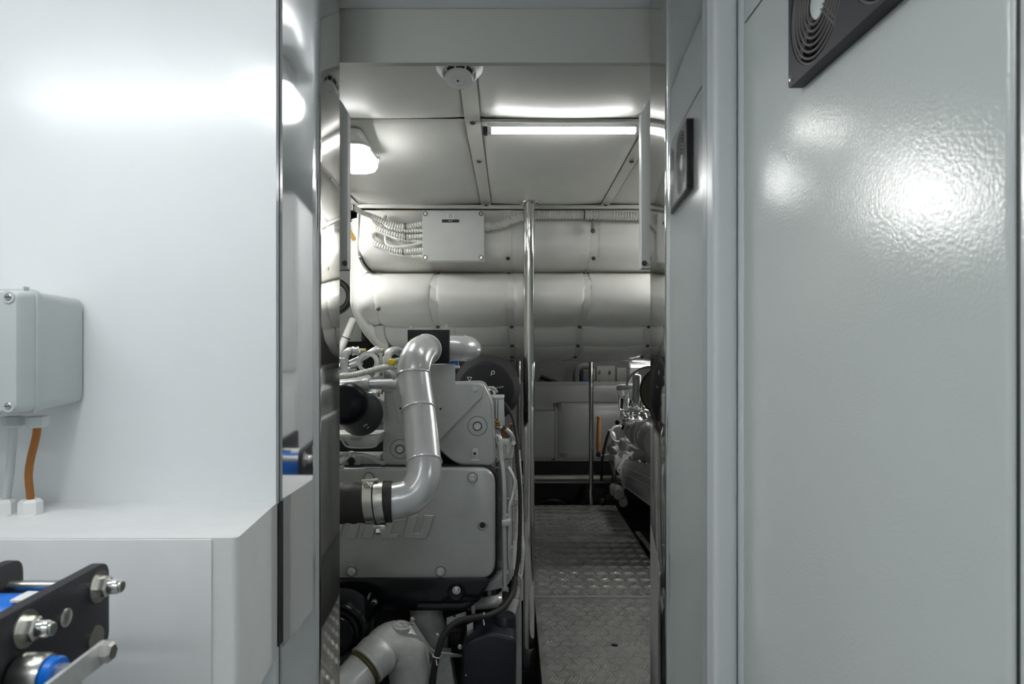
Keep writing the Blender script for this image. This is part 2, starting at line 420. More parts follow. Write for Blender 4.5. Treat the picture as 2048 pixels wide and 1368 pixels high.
# ---- hydraulic ram bracket in the foreground
t = thing('hydraulic_ram_mount', 'black steel plates clamping a blue hydraulic cylinder with rods and nuts', 'hydraulic mount', (-.6, .7, 0))
def plate_x(x0, x1, ya, yb, z0, z1): return rpoly([(ya, z0, .006), (yb, z0, .012), (yb, z1, .02), (ya, z1, .006)], 5)
G().prism(plate_x(0, 0, .52, .916, .900, 1.008), -.54, -.554, 'x', .0015).done('end_plate', 'bracket_black', t)
G().prism(plate_x(0, 0, .52, .916, .900, 1.012), -.655, -.669, 'x', .0015).done('end_plate', 'bracket_black', t)
for y, z in ((.891, .981), (.757, .982)):
    G().cyl((-.92, y, z), (-.508, y, z), .0075, 14, .001).done('tie_rod', 'bolt_steel', t)
    G().ring((-.54, y, z), (1, 0, 0), .007, .0205, .0025).done('washer', 'bolt_steel', t)
    n_ = G().lathe([(.0135, .0025), (.0135, .013), (.0115, .015)], (-.54, y, z), (1, 0, 0), 6).done('nut', 'bolt_steel', t)
    G().lathe([(.0095, .015), (.0095, .026), (.0075, .029), (.005, .029), (.004, .026)], (-.54, y, z), (1, 0, 0), 16).done('cap_nut', 'chrome', t)
G().lathe([(.011, 0), (.011, .002), (.009, .003)], (-.54, .8246, .967), (1, 0, 0), 20).done('plug', 'bolt_steel', t)
G().cyl((-.95, .835, .950), (-.556, .835, .950), .040, 32, .002).done('cylinder_barrel', 'blue', t)
G().box((-.60, .815, .988), (-.57, .845, .992), .001).done('label_tag', 'label_white', t)
G().lathe([(.016, 0), (.016, .002)], (-.54, .885, .916), (1, 0, 0), 20).done('washer', 'bolt_steel', t)
# shut-off valve with its lever
G().lathe([(.020, 0), (.024, .006), (.024, .030), (.022, .034)], (-.538, .742, .937), (1, 0, 0), 24).done('valve_body', 'bolt_steel', t)
G().lathe([(.019, .034), (.0205, .036), (.0205, .044), (.019, .046)], (-.538, .742, .937), (1, 0, 0), 24).done('valve_ring', 'blue', t)
G().lathe([(.013, .046), (.013, .066)], (-.538, .742, .937), (1, 0, 0), 6).done('valve_stem', 'bolt_steel', t)
lv = G().prism(rpoly([(.50, .925, .008), (.80, .93, .012), (.80, .955, .012), (.50, .950, .008)], 5), -.476, -.470, 'x', .0012).done('lever', 'engine_light', t)
G().lathe([(.012, 0), (.012, .008), (.009, .011)], (-.470, .786, .943), (1, 0, 0), 6).done('lever_nut', 'bolt_steel', t)
G().box((-.95, .60, 0), (-.80, .75, .902), .004).done('pedestal', 'frame_paint', t)
G().box((-.96, .54, .895), (-.945, .91, 1.005), .002).done('back_plate', 'bracket_black', t)

# ---- right: tall electrical cabinet with fan grille, and its edge post
t = thing('electrical_cabinet', 'tall pale grey painted cabinet filling the right foreground', 'cabinet', (.7, .4, 0))
G().box((.452, -.9, .0), (1.15, 1.374, 2.08)).done('body', 'frame_paint', t)
def door_panel(y0, y1, z0, z1, name):
    P = rpoly([(.462, y0), (.443, y0, .022), (.443, y1, .004), (.462, y1)], 6)
    return G().prism(P, z0, z1, 'z').done(name, 'cabinet_paint', t, 50)
door_panel(.605, 1.3045, .12, 1.904, 'door'); door_panel(-.10, .597, .12, 1.905, 'door'); door_panel(-.85, -.107, .12, 1.905, 'door')
door_panel(.605, 1.3045, 1.909, 2.075, 'upper_panel'); door_panel(-.85, .597, 1.909, 2.075, 'upper_panel')
G().box((.4475, .59, .1), (.4535, 1.309, 2.07)).done('gasket', 'ink', t); G().box((.4475, -.12, .1), (.4535, -.09, 2.07)).done('gasket', 'ink', t)  # black strips painted in to darken the gaps around the doors
G().box((.443, 1.308, 0), (.46, 1.374, 2.078), .002).done('end_stile', 'frame_paint', t)
P = rpoly([(.394, 1.379), (.394, 1.332, .012), (.4425, 1.332, .016), (.4425, 1.379)], 7)
tag(G().prism(P, 0, 2.078, 'z').done('door_post', 'frame_paint', ang=50), 'narrow pale painted upright post between steel door trim and grey cabinet', 'post')
# fan grille
cz, hf = 1.775, .089
t = thing('fan_grille', 'black ventilation grille with concentric fan rings high on grey cabinet', 'fan grille', (.443, .86, cz-hf))
fans = (.950, .773); hole = lambda cy: [(cy+.0835*math.cos(2*PI*k/44), cz+.0835*math.sin(2*PI*k/44)) for k in range(44)]
sq = rpoly([(.682, cz-hf, .004), (1.041, cz-hf, .004), (1.041, cz+hf, .004), (.682, cz+hf, .004)], 3)
G().holed(sq, [hole(c) for c in fans], .4425, .4215, 'x').done('frame', 'bracket_black', t)
for cy in fans:
    G().lathe([(.0834, 0), (.0834, .001)], (.4425, cy, cz), (-1, 0, 0), 40).done('back', 'ink', t)
    for r in (.030, .039, .048, .057, .066, .075, .082):
        G().torus((.4245, cy, cz), (1, 0, 0), r, .0020, 48, 6).done('ring', 'grille_ring', t)
    for k in range(4):
        a = PI/4+k*PI/2; e = Vector((0, math.cos(a), math.sin(a))); sd = Vector((0, -e.z, e.y))*.0035; c = Vector((.4245, cy, cz))
        for q in (-1, 1): G().cyl(c+e*.022+sd*q, c+e*.083+sd*q, .0014, 8).done('spoke', 'grille_ring', t)
    G().lathe([(.024, 0), (.024, .004), (.021, .006)], (.430, cy, cz), (-1, 0, 0), 28).done('hub', 'plastic_grey', t)
    for k in range(5):
        a = 2*PI*k/5+.3
        def bl(u, v, a=a, cy=cy):
            r = .025+.055*u; th = a+v*.75; return Vector((.4415-.008*(1-v), cy+r*math.cos(th), cz+r*math.sin(th)))
        G().grid(bl, 4, 4).done('blade', 'filter_black', t)
G().hexbolt((.4215, 1.030, cz-.078), (-1, 0, 0), .004, .003).done('screw', 'bolt_steel', t)

# ---- lamps. Oval-ended bulkhead lamp with its own light
def bulkhead_lamp(lab, x, y, zceil, glow, drop, hl=.105, hw=.056, rim=None):
    zr = rim; t = thing('bulkhead_lamp', lab, 'lamp', (x, y, zr-.05))
    def ov(wd, ln, r): return rpoly([(x-wd, y-ln, r), (x+wd, y-ln, r), (x+wd, y+ln, r), (x-wd, y+ln, r)], 6)
    def stack(L):
        g = G(); V = [[g.bm.verts.new((p[0], p[1], z)) for p in P] for P, z in L]; m = len(V[0])
        for a, b in zip(V, V[1:]):
            for k in range(m): g.bm.faces.new([a[k], a[(k+1) % m], b[(k+1) % m], b[k]])
        g.bm.faces.new(V[0]); g.bm.faces.new(V[-1][::-1]); return g
    stack([(ov(hw*.62, hl*.80, .03), zceil), (ov(hw*.70, hl*.84, .03), zceil-(zceil-zr)*.5), (ov(hw*.86, hl*.92, .035), zr+.018), (ov(hw*.95, hl*.97, .04), zr+.004)]).done('base', 'plastic_white', t)
    stack([(ov(hw, hl, .04), zr+.006), (ov(hw*1.03, hl*1.015, .04), zr+.002), (ov(hw, hl, .04), zr-.003)]).done('rim', 'plastic_grey', t)
    stack([(ov(hw*.96, hl*.97, .04), zr-.002), (ov(hw*.94, hl*.955, .04), zr-drop*.55), (ov(hw*.84, hl*.90, .045), zr-drop*.85), (ov(hw*.6, hl*.75, .03), zr-drop)]).done('diffuser', glow, t)
    for q in (-1, 1):
        G().box((x+hw*1.0, y+q*hl*.6-.006, zr-.006), (x+hw*1.08, y+q*hl*.6+.006, zr+.009), .001).done('clip', 'plastic_grey', t)
    return t
def batten(lab, x0, x1, y, ztop, glow, drop=.034, dep=.026, alongx=True):
    t = thing('led_batten', lab, 'tube light', ((x0+x1)/2, y, ztop-drop))
    G().prism(rpoly([(y-dep*.55, ztop), (y-dep*.55, ztop-drop*.55, .004), (y+dep*.6, ztop-drop*.55, .004), (y+dep*.6, ztop)], 4), x0, x1, 'x').done('housing', 'plastic_white', t)
    G().prism(rpoly([(y-dep*.5, ztop-drop*.56), (y-dep*.5, ztop-drop*.9, .006), (y+dep*.3, ztop-drop*1.12, .006), (y+dep*.5, ztop-drop*.56)], 5), x0+.008, x1-.004, 'x').done('diffuser', glow, t)
    for x in (x0+.006, x1-.006):
        G().box((x-.006, y-dep*.58, ztop-drop*1.08), (x+.006, y+dep*.56, ztop-drop*.5), .002).done('end_cap', 'plastic_white', t)
    for k in range(3):
        x = x0+(x1-x0)*(.03+.47*k)
        G().lathe([(.003, 0), (.003, .001)], (x, y-dep*.56, ztop-drop*.42), (0, -1, 0), 8).done('screw', 'bolt_steel', t)
    return t
bulkhead_lamp('lit bulkhead lamp on headlining at upper left inside engine room', -.498, 2.152, zc(2.1)+.008, 'glow_lamp', .043, .118, .062, 1.894)
b1 = batten('lit slim tube light under the quilted engine room ceiling', -.072, .376, 2.02, zc(2.02)+.004, 'glow_tube', .026, .024)
G().box((-.086, 2.008, 1.913), (-.073, 2.032, 1.935), .002).done('plug', 'ink', b1)
bulkhead_lamp('lit bulkhead lamp on lobby ceiling, mirrored in left steel jamb', -.640, .826, 2.08, 'glow_vest', .052, .107, .062, 2.000)
batten('added unseen ceiling tube light over the lobby behind the viewer', -.75, .25, -.45, 2.08, 'glow_panel', .05, .06)  # unseen lamp added for frontal light through the door
batten('lit ceiling tube light along the lobby left wall, out of frame', -1.5, -.78, .60, 2.08, 'glow_panel', .045, .05)
batten('added fill light on the headlining right of the door, hidden by the jamb', 1.0, 1.5, 2.82, zc(2.82)+.004, 'glow_fill')  # added out of view to light lagging and engines evenly
batten('added fill light on the headlining left of the door, hidden by the wall', -1.28, -.85, 2.82, zc(2.82)+.004, 'glow_fill')  # its added counterpart on the left, also out of view
# tall white locker behind the viewer that the jamb mirrors
t = thing('storage_locker', 'white locker with a recessed handle mirrored in left steel jamb', 'locker', (-1.4, -.6, 0))
P = rpoly([(-1.9, 0), (-.872, 0), (-.872, 1.963, .05), (-1.9, 1.963)], 6)
G().prism(P, -.3, -.9, 'y', .004).done('body', 'white_trunk', t)
G().prism(rpoly([(-1.89, .1), (-.880, .1, .01), (-.880, 1.10, .03), (-1.89, 1.10)], 6), -.288, -.2995, 'y', .003).done('lower_door', 'white_trunk', t)
G().prism(rpoly([(-1.89, 1.172), (-.880, 1.172, .03), (-.880, 1.955, .05), (-1.89, 1.955)], 6), -.288, -.2995, 'y', .003).done('upper_door', 'white_trunk', t)

# ================================================================== engine room: smoke detector, poles, plates
yD = 1.745; p = W(919, 123, yD); zb = zc(yD)
t = thing('smoke_detector', 'round white smoke detector on the engine room ceiling', 'smoke detector', (p.x, yD, zb-.05))
dn = Vector((0, -math.sin(math.radians(20)), -math.cos(math.radians(20)))); c = Vector((p.x, yD, zb+.004)); eu, ev, _ = basis(dn)
G().lathe([(.060, -.006), (.0605, .004), (.057, .009), (.048, .017), (.043, .024)], c, dn, 40).done('base', 'plastic_white', t)
G().lathe([(.036, .020), (.035, .038)], c, dn, 32).done('chamber', 'ink', t)
G().lathe([(.0355, .037), (.0365, .039), (.034, .045), (.020, .0475), (.019, .0465), (.001, .047)], c, dn, 36).done('cap', 'plastic_white', t)
for k in range(9):
    a = 2*PI*k/9+.2; e = eu*math.cos(a)+ev*math.sin(a)
    G().cyl(c+e*.043+dn*.022, c+e*.036+dn*.041, .0023, 6).done('rib', 'plastic_white', t)
G().lathe([(.003, .046), (.003, .0482)], c+Vector((.009, .0, .0))+ev*.012, dn, 8).done('indicator', 'ink', t)

def pole(lab, x, y, z0, z1, r, fl):
    t = thing('support_pole', lab, 'pole', (x, y, z0))
    G().lathe([(r, 0), (r, z1-z0)], (x, y, z0), (0, 0, 1), 32).done('tube', 'chrome', t)
    if fl:
        G().lathe([(fl, 0), (fl, .006), (fl*.94, .009), (r*1.05, .010)], (x, y, z1), (0, 0, -1), 32).done('top_flange', 'chrome', t)
        for k in range(4):
            a = PI/4+k*PI/2
            G().hexbolt((x+fl*.72*math.cos(a), y+fl*.72*math.sin(a), z1-.008), (0, 0, -1), .006, .006).done('bolt', 'bolt_steel', t)
    else:
        for q in (-1, 1): G().cyl((x+q*r*.8, y, z1-.055), (x+q*(r+.008), y, z1-.055), .007, 10).done('bolt', 'bolt_steel', t)
    return t
zt = zc(2.99)+.006
t = pole('tall polished steel pole standing between left engine and tread plates', .074, 2.99, -.085, zt, .0245, .045)
G().lathe([(.034, 0), (.034, .075), (.027, .085)], (.074, 2.99, -.12), (0, 0, 1), 24).done('socket', 'dark_steel', t)
G().box((.04, 2.94, -.35), (.11, 3.04, -.12), .004).done('foot', 'black_paint', t)
pole('thin far pole in front of pale enclosure, right of the tall pole', .634, 5.47, -.345, 1.168, .0185, 0)
pole('thin far pole half hidden behind the black air filter disc', .056, 5.47, -.345, 1.168, .0185, 0)

# tread plates
def tread(lab, y0, y1, hole):
    x0, x1 = .115, .822
    t = thing('tread_plate', lab, 'floor plate', ((x0+x1)/2, (y0+y1)/2, -.006), 'aluminium tread plates of the walkway')
    H = [(hole[0]+.0165*math.cos(2*PI*k/20), hole[1]+.0165*math.sin(2*PI*k/20)) for k in range(20)]
    G().holed([(x0, y0+.0012), (x1, y0+.0012), (x1, y1-.0012), (x0, y1-.0012)], [H], -.006, 0, 'z').done('plate', 'aluminium', t)
    V = []; Fc = []; cx_, cy_ = .0742, .107
    for i in range(-1, int((x1-x0)/cx_)*2+2):
        for j in range(-1, int((y1-y0)/cy_)*2+2):
            if (i+j) % 2: continue                       # groups of five on a centred lattice, the rows leaning in turn
            lean = 1 if j % 2 else -1; cx = x0+.02+cx_/2*i; cy = y0+.02+cy_/2*j
            for k in range(5):
                a = lean*math.radians(62); dx, dy = math.cos(a), math.sin(a)
                ox = cx+(k-2)*.0104; oy = cy-lean*(k-2)*.0053; L = .0290*(1-.05*abs(k-2)); hw = .0030; b = len(V)
                if min(ox-abs(dx)*L, 9) < x0+.003 or ox+abs(dx)*L > x1-.003 or oy-abs(dy)*L < y0+.006 or oy+abs(dy)*L > y1-.003: continue
                if math.hypot(ox-hole[0], oy-hole[1]) < .036: continue
                V += [(ox-dx*L, oy-dy*L, .0002), (ox-dy*hw+.0012, oy+dx*hw, .0002), (ox+dx*L, oy+dy*L, .0002), (ox+dy*hw+.0012, oy-dx*hw, .0002),
                      (ox-dx*L*.55, oy-dy*L*.55, .0032), (ox+dx*L*.55, oy+dy*L*.55, .0032)]
                Fc += [(b, b+4, b+1), (b+4, b+5, b+1), (b+5, b+2, b+1), (b, b+3, b+4), (b+4, b+3, b+5), (b+5, b+3, b+2)]
    me = bpy.data.meshes.new('tread_bars'); r = root_loc(t); me.from_pydata([tuple(Vector(v)-r) for v in V], [], Fc); me.materials.append(MATS['highlight_bar'])
    o = bpy.data.objects.new('tread_bars', me); COL.objects.link(o); o.parent = t; o['kind'] = 'stuff'
    G().box((x0, y0+.0014, -.004), (x1, y0+.0046, .0006)).done('edge_glint', 'glint_paint', t)  # pale strip, a painted glint along the plate seam
    G().box((x0, y0+.01, -.04), (x0+.006, y1-.01, -.006)).done('edge_angle', 'dark_steel', t)
    G().box((x0+.1, y0+.05, -.35), (x0+.13, y0+.08, -.006)).done('leg', 'dark_steel', t)
    G().box((x1-.13, y1-.08, -.35), (x1-.10, y1-.05, -.006)).done('leg', 'dark_steel', t)
    return t
tread('aluminium tread plate nearest the door sill, cut by the picture foot', 1.62, 2.44, (.45, 2.1))
tread('aluminium tread plate in the lower walkway, with the largest finger hole', 2.44, 3.488, XZ(1229, 1290, 2.93)[0:1]+(2.93,))
tread('middle aluminium tread plate of the walkway, between the two bright seams', 3.488, 4.535, XZ(1166, 1125, 4.025)[0:1]+(4.025,))
tread('farthest aluminium tread plate, ending before the dark bilge', 4.535, 5.44, XZ(1138, 1038, 5.01)[0:1]+(5.01,))
t = thing('angle_bracket', 'pale metal angle with a hole beside the tread plate edge', 'bracket', (.88, 4.1, -.01))
P = [(.835, 4.62), (.862, 4.62), (.905, 3.6), (.86, 3.6)]
G().prism(P, .012, .018, 'z').done('flange', 'engine_light', t)
G().lathe([(.008, 0), (.008, .0006)], (.852, 4.5, .018), (0, 0, 1), 14).done('hole', 'ink', t)
G().box((.86, 3.6, -.35), (.872, 4.6, .013)).done('web', 'dark_steel', t)

# ================================================================== lagged exhaust box hanging across the room
t = lag = thing('lagged_exhaust_box', 'big quilted white insulated exhaust casing hanging across the engine room', 'insulated duct', (.3, 4, 1.17))
A, B, C_, D_, E_, F_, G_, H_, I_ = (3.135, 1.905), (3.12, 1.712), (3.275, 1.633), (3.09, 1.50), (3.30, 1.380), (3.48, 1.287), (3.85, 1.222), (4.7, 1.182), (5.65, 1.168)
prof_rows = [[A, (3.125, 1.80), (3.117, 1.735), (3.128, 1.705), (3.20, 1.660), C_], [C_, (3.16, 1.610), (3.09, 1.570), (3.07, 1.52), (3.072, 1.475), (3.10, 1.450), (3.19, 1.408), E_], [E_, (3.38, 1.33), F_], [F_, (3.63, 1.255), G_], [G_, (4.3, 1.2), H_], [H_, I_]]
puffs = [.012, .02, .028, .03, .028, .02]
def along(P, t):
    L = [0]
    for a, b in zip(P, P[1:]): L.append(L[-1]+math.hypot(b[0]-a[0], b[1]-a[1]))
    t *= L[-1]
    for i in range(len(P)-1):
        if t <= L[i+1]+1e-9:
            q = (t-L[i])/(L[i+1]-L[i]); return (P[i][0]*(1-q)+P[i+1][0]*q, P[i][1]*(1-q)+P[i+1][1]*q)
    return P[-1]
def nrm2(P, t):
    a = along(P, max(0, t-.08)); b = along(P, min(1, t+.08)); d = Vector((b[0]-a[0], b[1]-a[1])).normalized(); return Vector((d.y, -d.x))
xs_rows = {0: [-.70, -.352, -.02, .378, .72, 1.06, 1.4], 1: [-.615, -.352, -.01, .352, .70, 1.04, 1.4],
           2: [-.63, -.36, .0, .32, .65, .98, 1.4], 3: [-.62, -.34, .0, .34, .70, 1.06, 1.4], 4: [-.66, -.32, .0, .36, .74, 1.08, 1.4], 5: [-.66, -.32, .0, .36, .74, 1.08, 1.4]}
SW = .013
for ri, P in enumerate(prof_rows):
    P2 = [(c.y, c.z) for c in spline([Vector((0, a, b)) for a, b in P], .02)] if len(P) > 2 else P
    xs = xs_rows[ri]
    for ci in range(len(xs)-1):
        x0, x1 = xs[ci]+SW, xs[ci+1]-SW
        if ci == 0: x0 = xs[0]
        # the seams bow a little, as stitched quilting does
        nx0 = xs_rows[min(ri+1, 5)][ci]+(SW if ci else 0); nx1 = xs_rows[min(ri+1, 5)][ci+1]-SW
        def fn(u, v, P=P2, x0=x0, x1=x1, nx0=nx0, nx1=nx1, ri=ri):
            u = (1-math.cos(PI*u))/2; vv = (1-math.cos(PI*v))/2
            s_ = vv if ri >= 1 else vv**3*.6
            x = (x0+(nx0-x0)*s_*.8)*(1-u)+(x1+(nx1-x1)*s_*.8)*u
            a = along(P, vv); n = nrm2(P, vv)
            b = max(0, 4*u*(1-u))**.36*max(0, 4*vv*(1-vv))**.36*puffs[ri]
            # creases sag between studs
            sag = .010*(1-(2*u-1)**2)*(1-abs(2*vv-1))*0
            return Vector((x, a[0]+n.x*b*-1 if False else a[0]-abs(n.x)*b if n.x < 0 else a[0]-n.x*b, a[1]+(n.y*b if n.y < 0 else -n.y*b*.2)))
        G().grid(fn, 20, 16).done('pad', 'lagging', lag, 70)
        if ci:
            xm = xs[ci]; xn = xs_rows[min(ri+1, 5)][ci]
            def fs(u, v, P=P2, xm=xm, xn=xn, ri=ri):
                s_ = v if ri >= 1 else v**3*.6
                x = xm+(xn-xm)*s_*.8+(u*2-1)*(SW+.005); a = along(P, v); n = nrm2(P, v)
                return Vector((x, a[0]-abs(n.x)*.004, a[1]-abs(n.y)*.004))
            G().grid(fs, 2, 16).done('strap', 'lagging_strap', lag, 70)
            for q in ((.62, 1.0) if ri == 0 else (1.0,)):
                a = along(P2, q); n = nrm2(P2, q); s_ = q if ri >= 1 else q**3*.6
                c = Vector((xm+(xn-xm)*s_*.8, a[0]-abs(n.x)*.006-.002, a[1]-abs(n.y)*.006))
                G().lathe([(.0095, 0), (.0095, .003), (.0055, .005), (.0045, .003)], c, (0, -abs(n.x)-.3, -abs(n.y)*.5), 14).done('stud', 'dark_steel', lag)
# left end: rounded corner pads wrapping backwards
def corner(P, x0, rad, back, puff):
    P2 = [(c.y, c.z) for c in spline([Vector((0, a, b)) for a, b in P], .02)]
    def fn(u, v):
        a = along(P2, v); off = a[0]-3.10
        if u < .55:
            th = u/.55*PI/2; cx, cyy = x0, 3.10+rad
            return Vector((cx-(rad-off*.22)*math.sin(th), cyy-(rad-off)*math.cos(th)+puff*0, a[1]-puff*math.sin(PI*v)*0))
        q = (u-.55)/.45
        return Vector((x0-(rad-off*.22), 3.10+rad+back*q, a[1]))
    return fn
G().grid(corner(prof_rows[0], -.694, .018, .9, 0), 22, 14).done('end_pad', 'lagging', lag, 70)
G().grid(corner(prof_rows[1], -.612, .105, .9, 0), 26, 16).done('end_pad', 'lagging', lag, 70)
def lower_end(u, v):
    # belly of the left end, curving from the front creases up to the back
    a = [Vector((-.612, 3.27, 1.378)), Vector((-.69, 3.268, 1.378)), Vector((-.680, 3.25, 1.379)), Vector((-.680, 4.1, 1.38))]
    b = [Vector((-.62, 3.465, 1.284)), Vector((-.665, 3.47, 1.286)), Vector((-.668, 3.5, 1.288)), Vector((-.668, 4.1, 1.29))]
    def bz(p, t): return p[0]*(1-t)**3+p[1]*3*t*(1-t)**2+p[2]*3*t*t*(1-t)+p[3]*t**3
    p = bz(a, u)*(1-v)+bz(b, u)*v; bl = .02*math.sin(PI*v)**.7*math.sin(PI*min(1, u*1.2+.1))**.5 if 0 < v < 1 else 0
    return p+Vector((-bl*.8, -bl*.4, -bl*.3))
G().grid(lower_end, 14, 10).done('end_pad', 'lagging', lag, 70)
def lower_end2(u, v):
    a = [Vector((-.62, 3.465, 1.284)), Vector((-.665, 3.47, 1.286)), Vector((-.668, 3.5, 1.288)), Vector((-.668, 4.1, 1.29))]
    b = [Vector((-.61, 3.86, 1.222)), Vector((-.63, 3.9, 1.222)), Vector((-.635, 4.0, 1.222)), Vector((-.635, 4.1, 1.222))]
    def bz(p, t): return p[0]*(1-t)**3+p[1]*3*t*(1-t)**2+p[2]*3*t*t*(1-t)+p[3]*t**3
    return bz(a, u)*(1-v)+bz(b, u)*v
G().grid(lower_end2, 10, 6).done('end_pad', 'lagging', lag, 70)
for rr_, x_, rd_ in ((prof_rows[0], -.694, .018), (prof_rows[1], -.612, .105)):
    fc = corner(rr_, x_, rd_, .9, 0); G().tube([fc(.42, .02+.96*k/14) for k in range(15)], .0045, 8).done('piping', 'lagging_strap', lag)
G().tube([lower_end(.0+.6*k/10, .02) for k in range(11)], .0055, 8).done('piping', 'lagging_strap', lag)
G().tube([lower_end(.0+.6*k/10, .98) for k in range(11)], .0055, 8).done('piping', 'lagging_strap', lag)
def side_pad(u, v):
    r = math.sqrt(max(0, 1-(1-min(1, u*8))**2)); sh = 1-max(0, (v-.55)/.45)**2.4*.95
    return Vector((-.625-.165*r*sh, 3.26+.25*max(0, (v-.6)/.4)+u*.85, 1.90-.69*v))
G().grid(side_pad, 40, 24).done('end_pad', 'lagging', lag, 70)
G().tube([side_pad(.10, .02+.96*k/20)+Vector((-.002, -.002, 0)) for k in range(21)], .0045, 8).done('piping', 'lagging_strap', lag)
for a, b in ((722, 515), (747, 546), (757, 618)):
    G().lathe([(.0095, 0), (.0095, .004), (.0055, .006)], W(a, b, 3.112 if b < 530 else 3.235 if b < 600 else 3.075), (0, -1, 0), 14).done('stud', 'dark_steel', lag)
G().box((-.66, 3.45, 1.45), (1.4, 5.6, 1.98)).done('core', 'lagging', lag)
c = W(1185, 449, 3.10)
g = G().tube([c+Vector((0, 0, .035)), c+Vector((.002, -.006, 0)), c+Vector((0, 0, -.035))], .009, 8); g.done('bracket', 'hull_grey', lag)
for q in (-.03, .03): G().lathe([(.010, 0), (.010, .010), (.006, .014)], c+Vector((0, -.004, q)), (0, -1, 0), 12).done('stud', 'dark_steel', lag)

# ---- terminal box 25 and its conduits
y0 = 3.02
bx0, bz1 = XZ(845, 421, y0); bx1, bz0 = XZ(968, 521, y0)
t = thing('terminal_box', 'pale grey terminal box numbered 25 with slotted corner screws', 'terminal box', ((bx0+bx1)/2, 3.1, bz0))
G().prism(rpoly([(bx0, bz0, .006), (bx1, bz0, .006), (bx1, bz1, .006), (bx0, bz1, .006)]), y0+.028, 3.098, 'y', .002).done('body', 'box_grey', t)
G().prism(rpoly([(bx0-.001, bz0-.001, .008), (bx1+.001, bz0-.001, .008), (bx1+.001, bz1+.001, .008), (bx0-.001, bz1+.001, .008)]), y0, y0+.027, 'y', .003).done('lid', 'box_grey', t)
for a in (bx0+.012, bx1-.013):
    for b in (bz0+.013, bz1-.014):
        G().ring((a, y0+.0005, b), (0, -1, 0), .006, .0105, .0015).done('screw_well', 'dark_steel', t)
        s_ = G().lathe([(.006, 0), (.006, .0012)], (a, y0, b), (0, -1, 0), 14).done('screw', 'bolt_steel', t)
        G().box((a-.005, y0-.0018, b-.0008), (a+.005, y0-.0012, b+.0008)).done('slot', 'ink', t)
c = W(901, 432.5, y0); G().box((c.x-.0135, y0-.0008, c.z-.0095), (c.x+.0135, y0+.0002, c.z+.0095)).done('number_label', 'label_white', t)
text('number', '25', .021, facing((c.x, y0-.0010, c.z)), 'ink', t)
c = W(901, 442, y0); G().box((c.x-.038, y0-.0008, c.z-.0068), (c.x+.038, y0+.0002, c.z+.0068)).done('name_label', 'ink', t)
text('name', 'AIR JET', .0072, facing((c.x, y0-.0010, c.z)), 'pale_print', t)
def conduit(lab, pts, r, m='conduit_white', d=None, pitch=.0112, plain=0, grp=None, tie=None):
    t = thing('flexible_conduit', lab, 'conduit', pts[-1], grp)
    G().ribbed(pts, r, pitch, .2).done('sleeve', m, t)
    if tie:
        for q in tie: G().torus(Vector(q[0]), q[1], r*1.06, .0022, 16, 6).done('cable_tie', 'ink', t)
    return t
dq = 3.075
def Q(*a): return [W(x, y, d) for x, y, d in a]
conduit('upper white corrugated conduit curving from left jamb to the terminal box', Q((672, 418, 2.95), (706, 416, 2.97), (722, 424, 3.0), (750, 435, 3.04), (780, 448, 3.06), (812, 453, 3.06), (846, 447, 3.06)), .0125, tie=[(W(708, 417, 2.97), (1, 0, -.1)), (W(811, 453, 3.06), (1, 0, .05))])
conduit('second white corrugated conduit from the top at terminal box left side', Q((769, 433, 3.105), (768, 440, 3.085), (775, 452, 3.07), (800, 460, 3.07), (846, 461, 3.07)), .011)
conduit('third white corrugated conduit from the top at terminal box left side', Q((742, 437, 3.105), (743, 441, 3.085), (755, 455, 3.07), (782, 466, 3.06), (812, 473, 3.06), (846, 472, 3.06)), .0115, tie=[(W(811, 474, 3.06), (1, 0, 0))])
conduit('fourth white corrugated conduit from the top at terminal box left side', Q((768, 452, 3.105), (770, 462, 3.085), (790, 476, 3.07), (815, 480, 3.07), (846, 484, 3.07)), .010)
t_ = thing('smooth_cable', 'smooth white cable dipping between the corrugated conduits left of terminal box', 'cable', W(775, 490, 3.07))
G().tube(Q((771, 474, 3.105), (771, 480, 3.08), (776, 491, 3.065), (800, 494, 3.06), (825, 490, 3.06), (846, 484, 3.065)), .0065, 10).done('sheath', 'conduit_white', t_)
conduit('fifth white corrugated conduit, hooking over below the smooth cable', Q((750, 468, 3.105), (745, 470, 3.08), (744, 478, 3.07), (756, 488, 3.06), (780, 498, 3.06), (807, 503, 3.06), (846, 500, 3.06)), .012, tie=[(W(806, 504, 3.06), (1, 0, 0))])
conduit('lowest white corrugated conduit at terminal box left side, with brown end', Q((748, 489, 3.10), (765, 494, 3.085), (785, 506, 3.075), (812, 511, 3.07), (846, 513, 3.07)), .0095)
t_ = conduit('thick grey corrugated conduit running right from terminal box behind the pole', Q((968, 452, 3.07), (985, 452, 3.065), (1010, 446, 3.06), (1040, 434, 3.06), (1065, 430, 3.07), (1120, 430, 3.075), (1170, 430, 3.075), (1240, 432, 3.075), (1300, 432, 3.075), (1400, 432, 3.075)), .0205, 'conduit_grey', pitch=.0125, tie=[(W(1168, 430, 3.075), (1, 0, 0))])
G().lathe([(.0205, 0), (.0235, .003), (.0235, .028), (.021, .032)], W(966, 452, 3.068), (1, 0, .02), 20).done('adaptor', 'conduit_grey', t_)

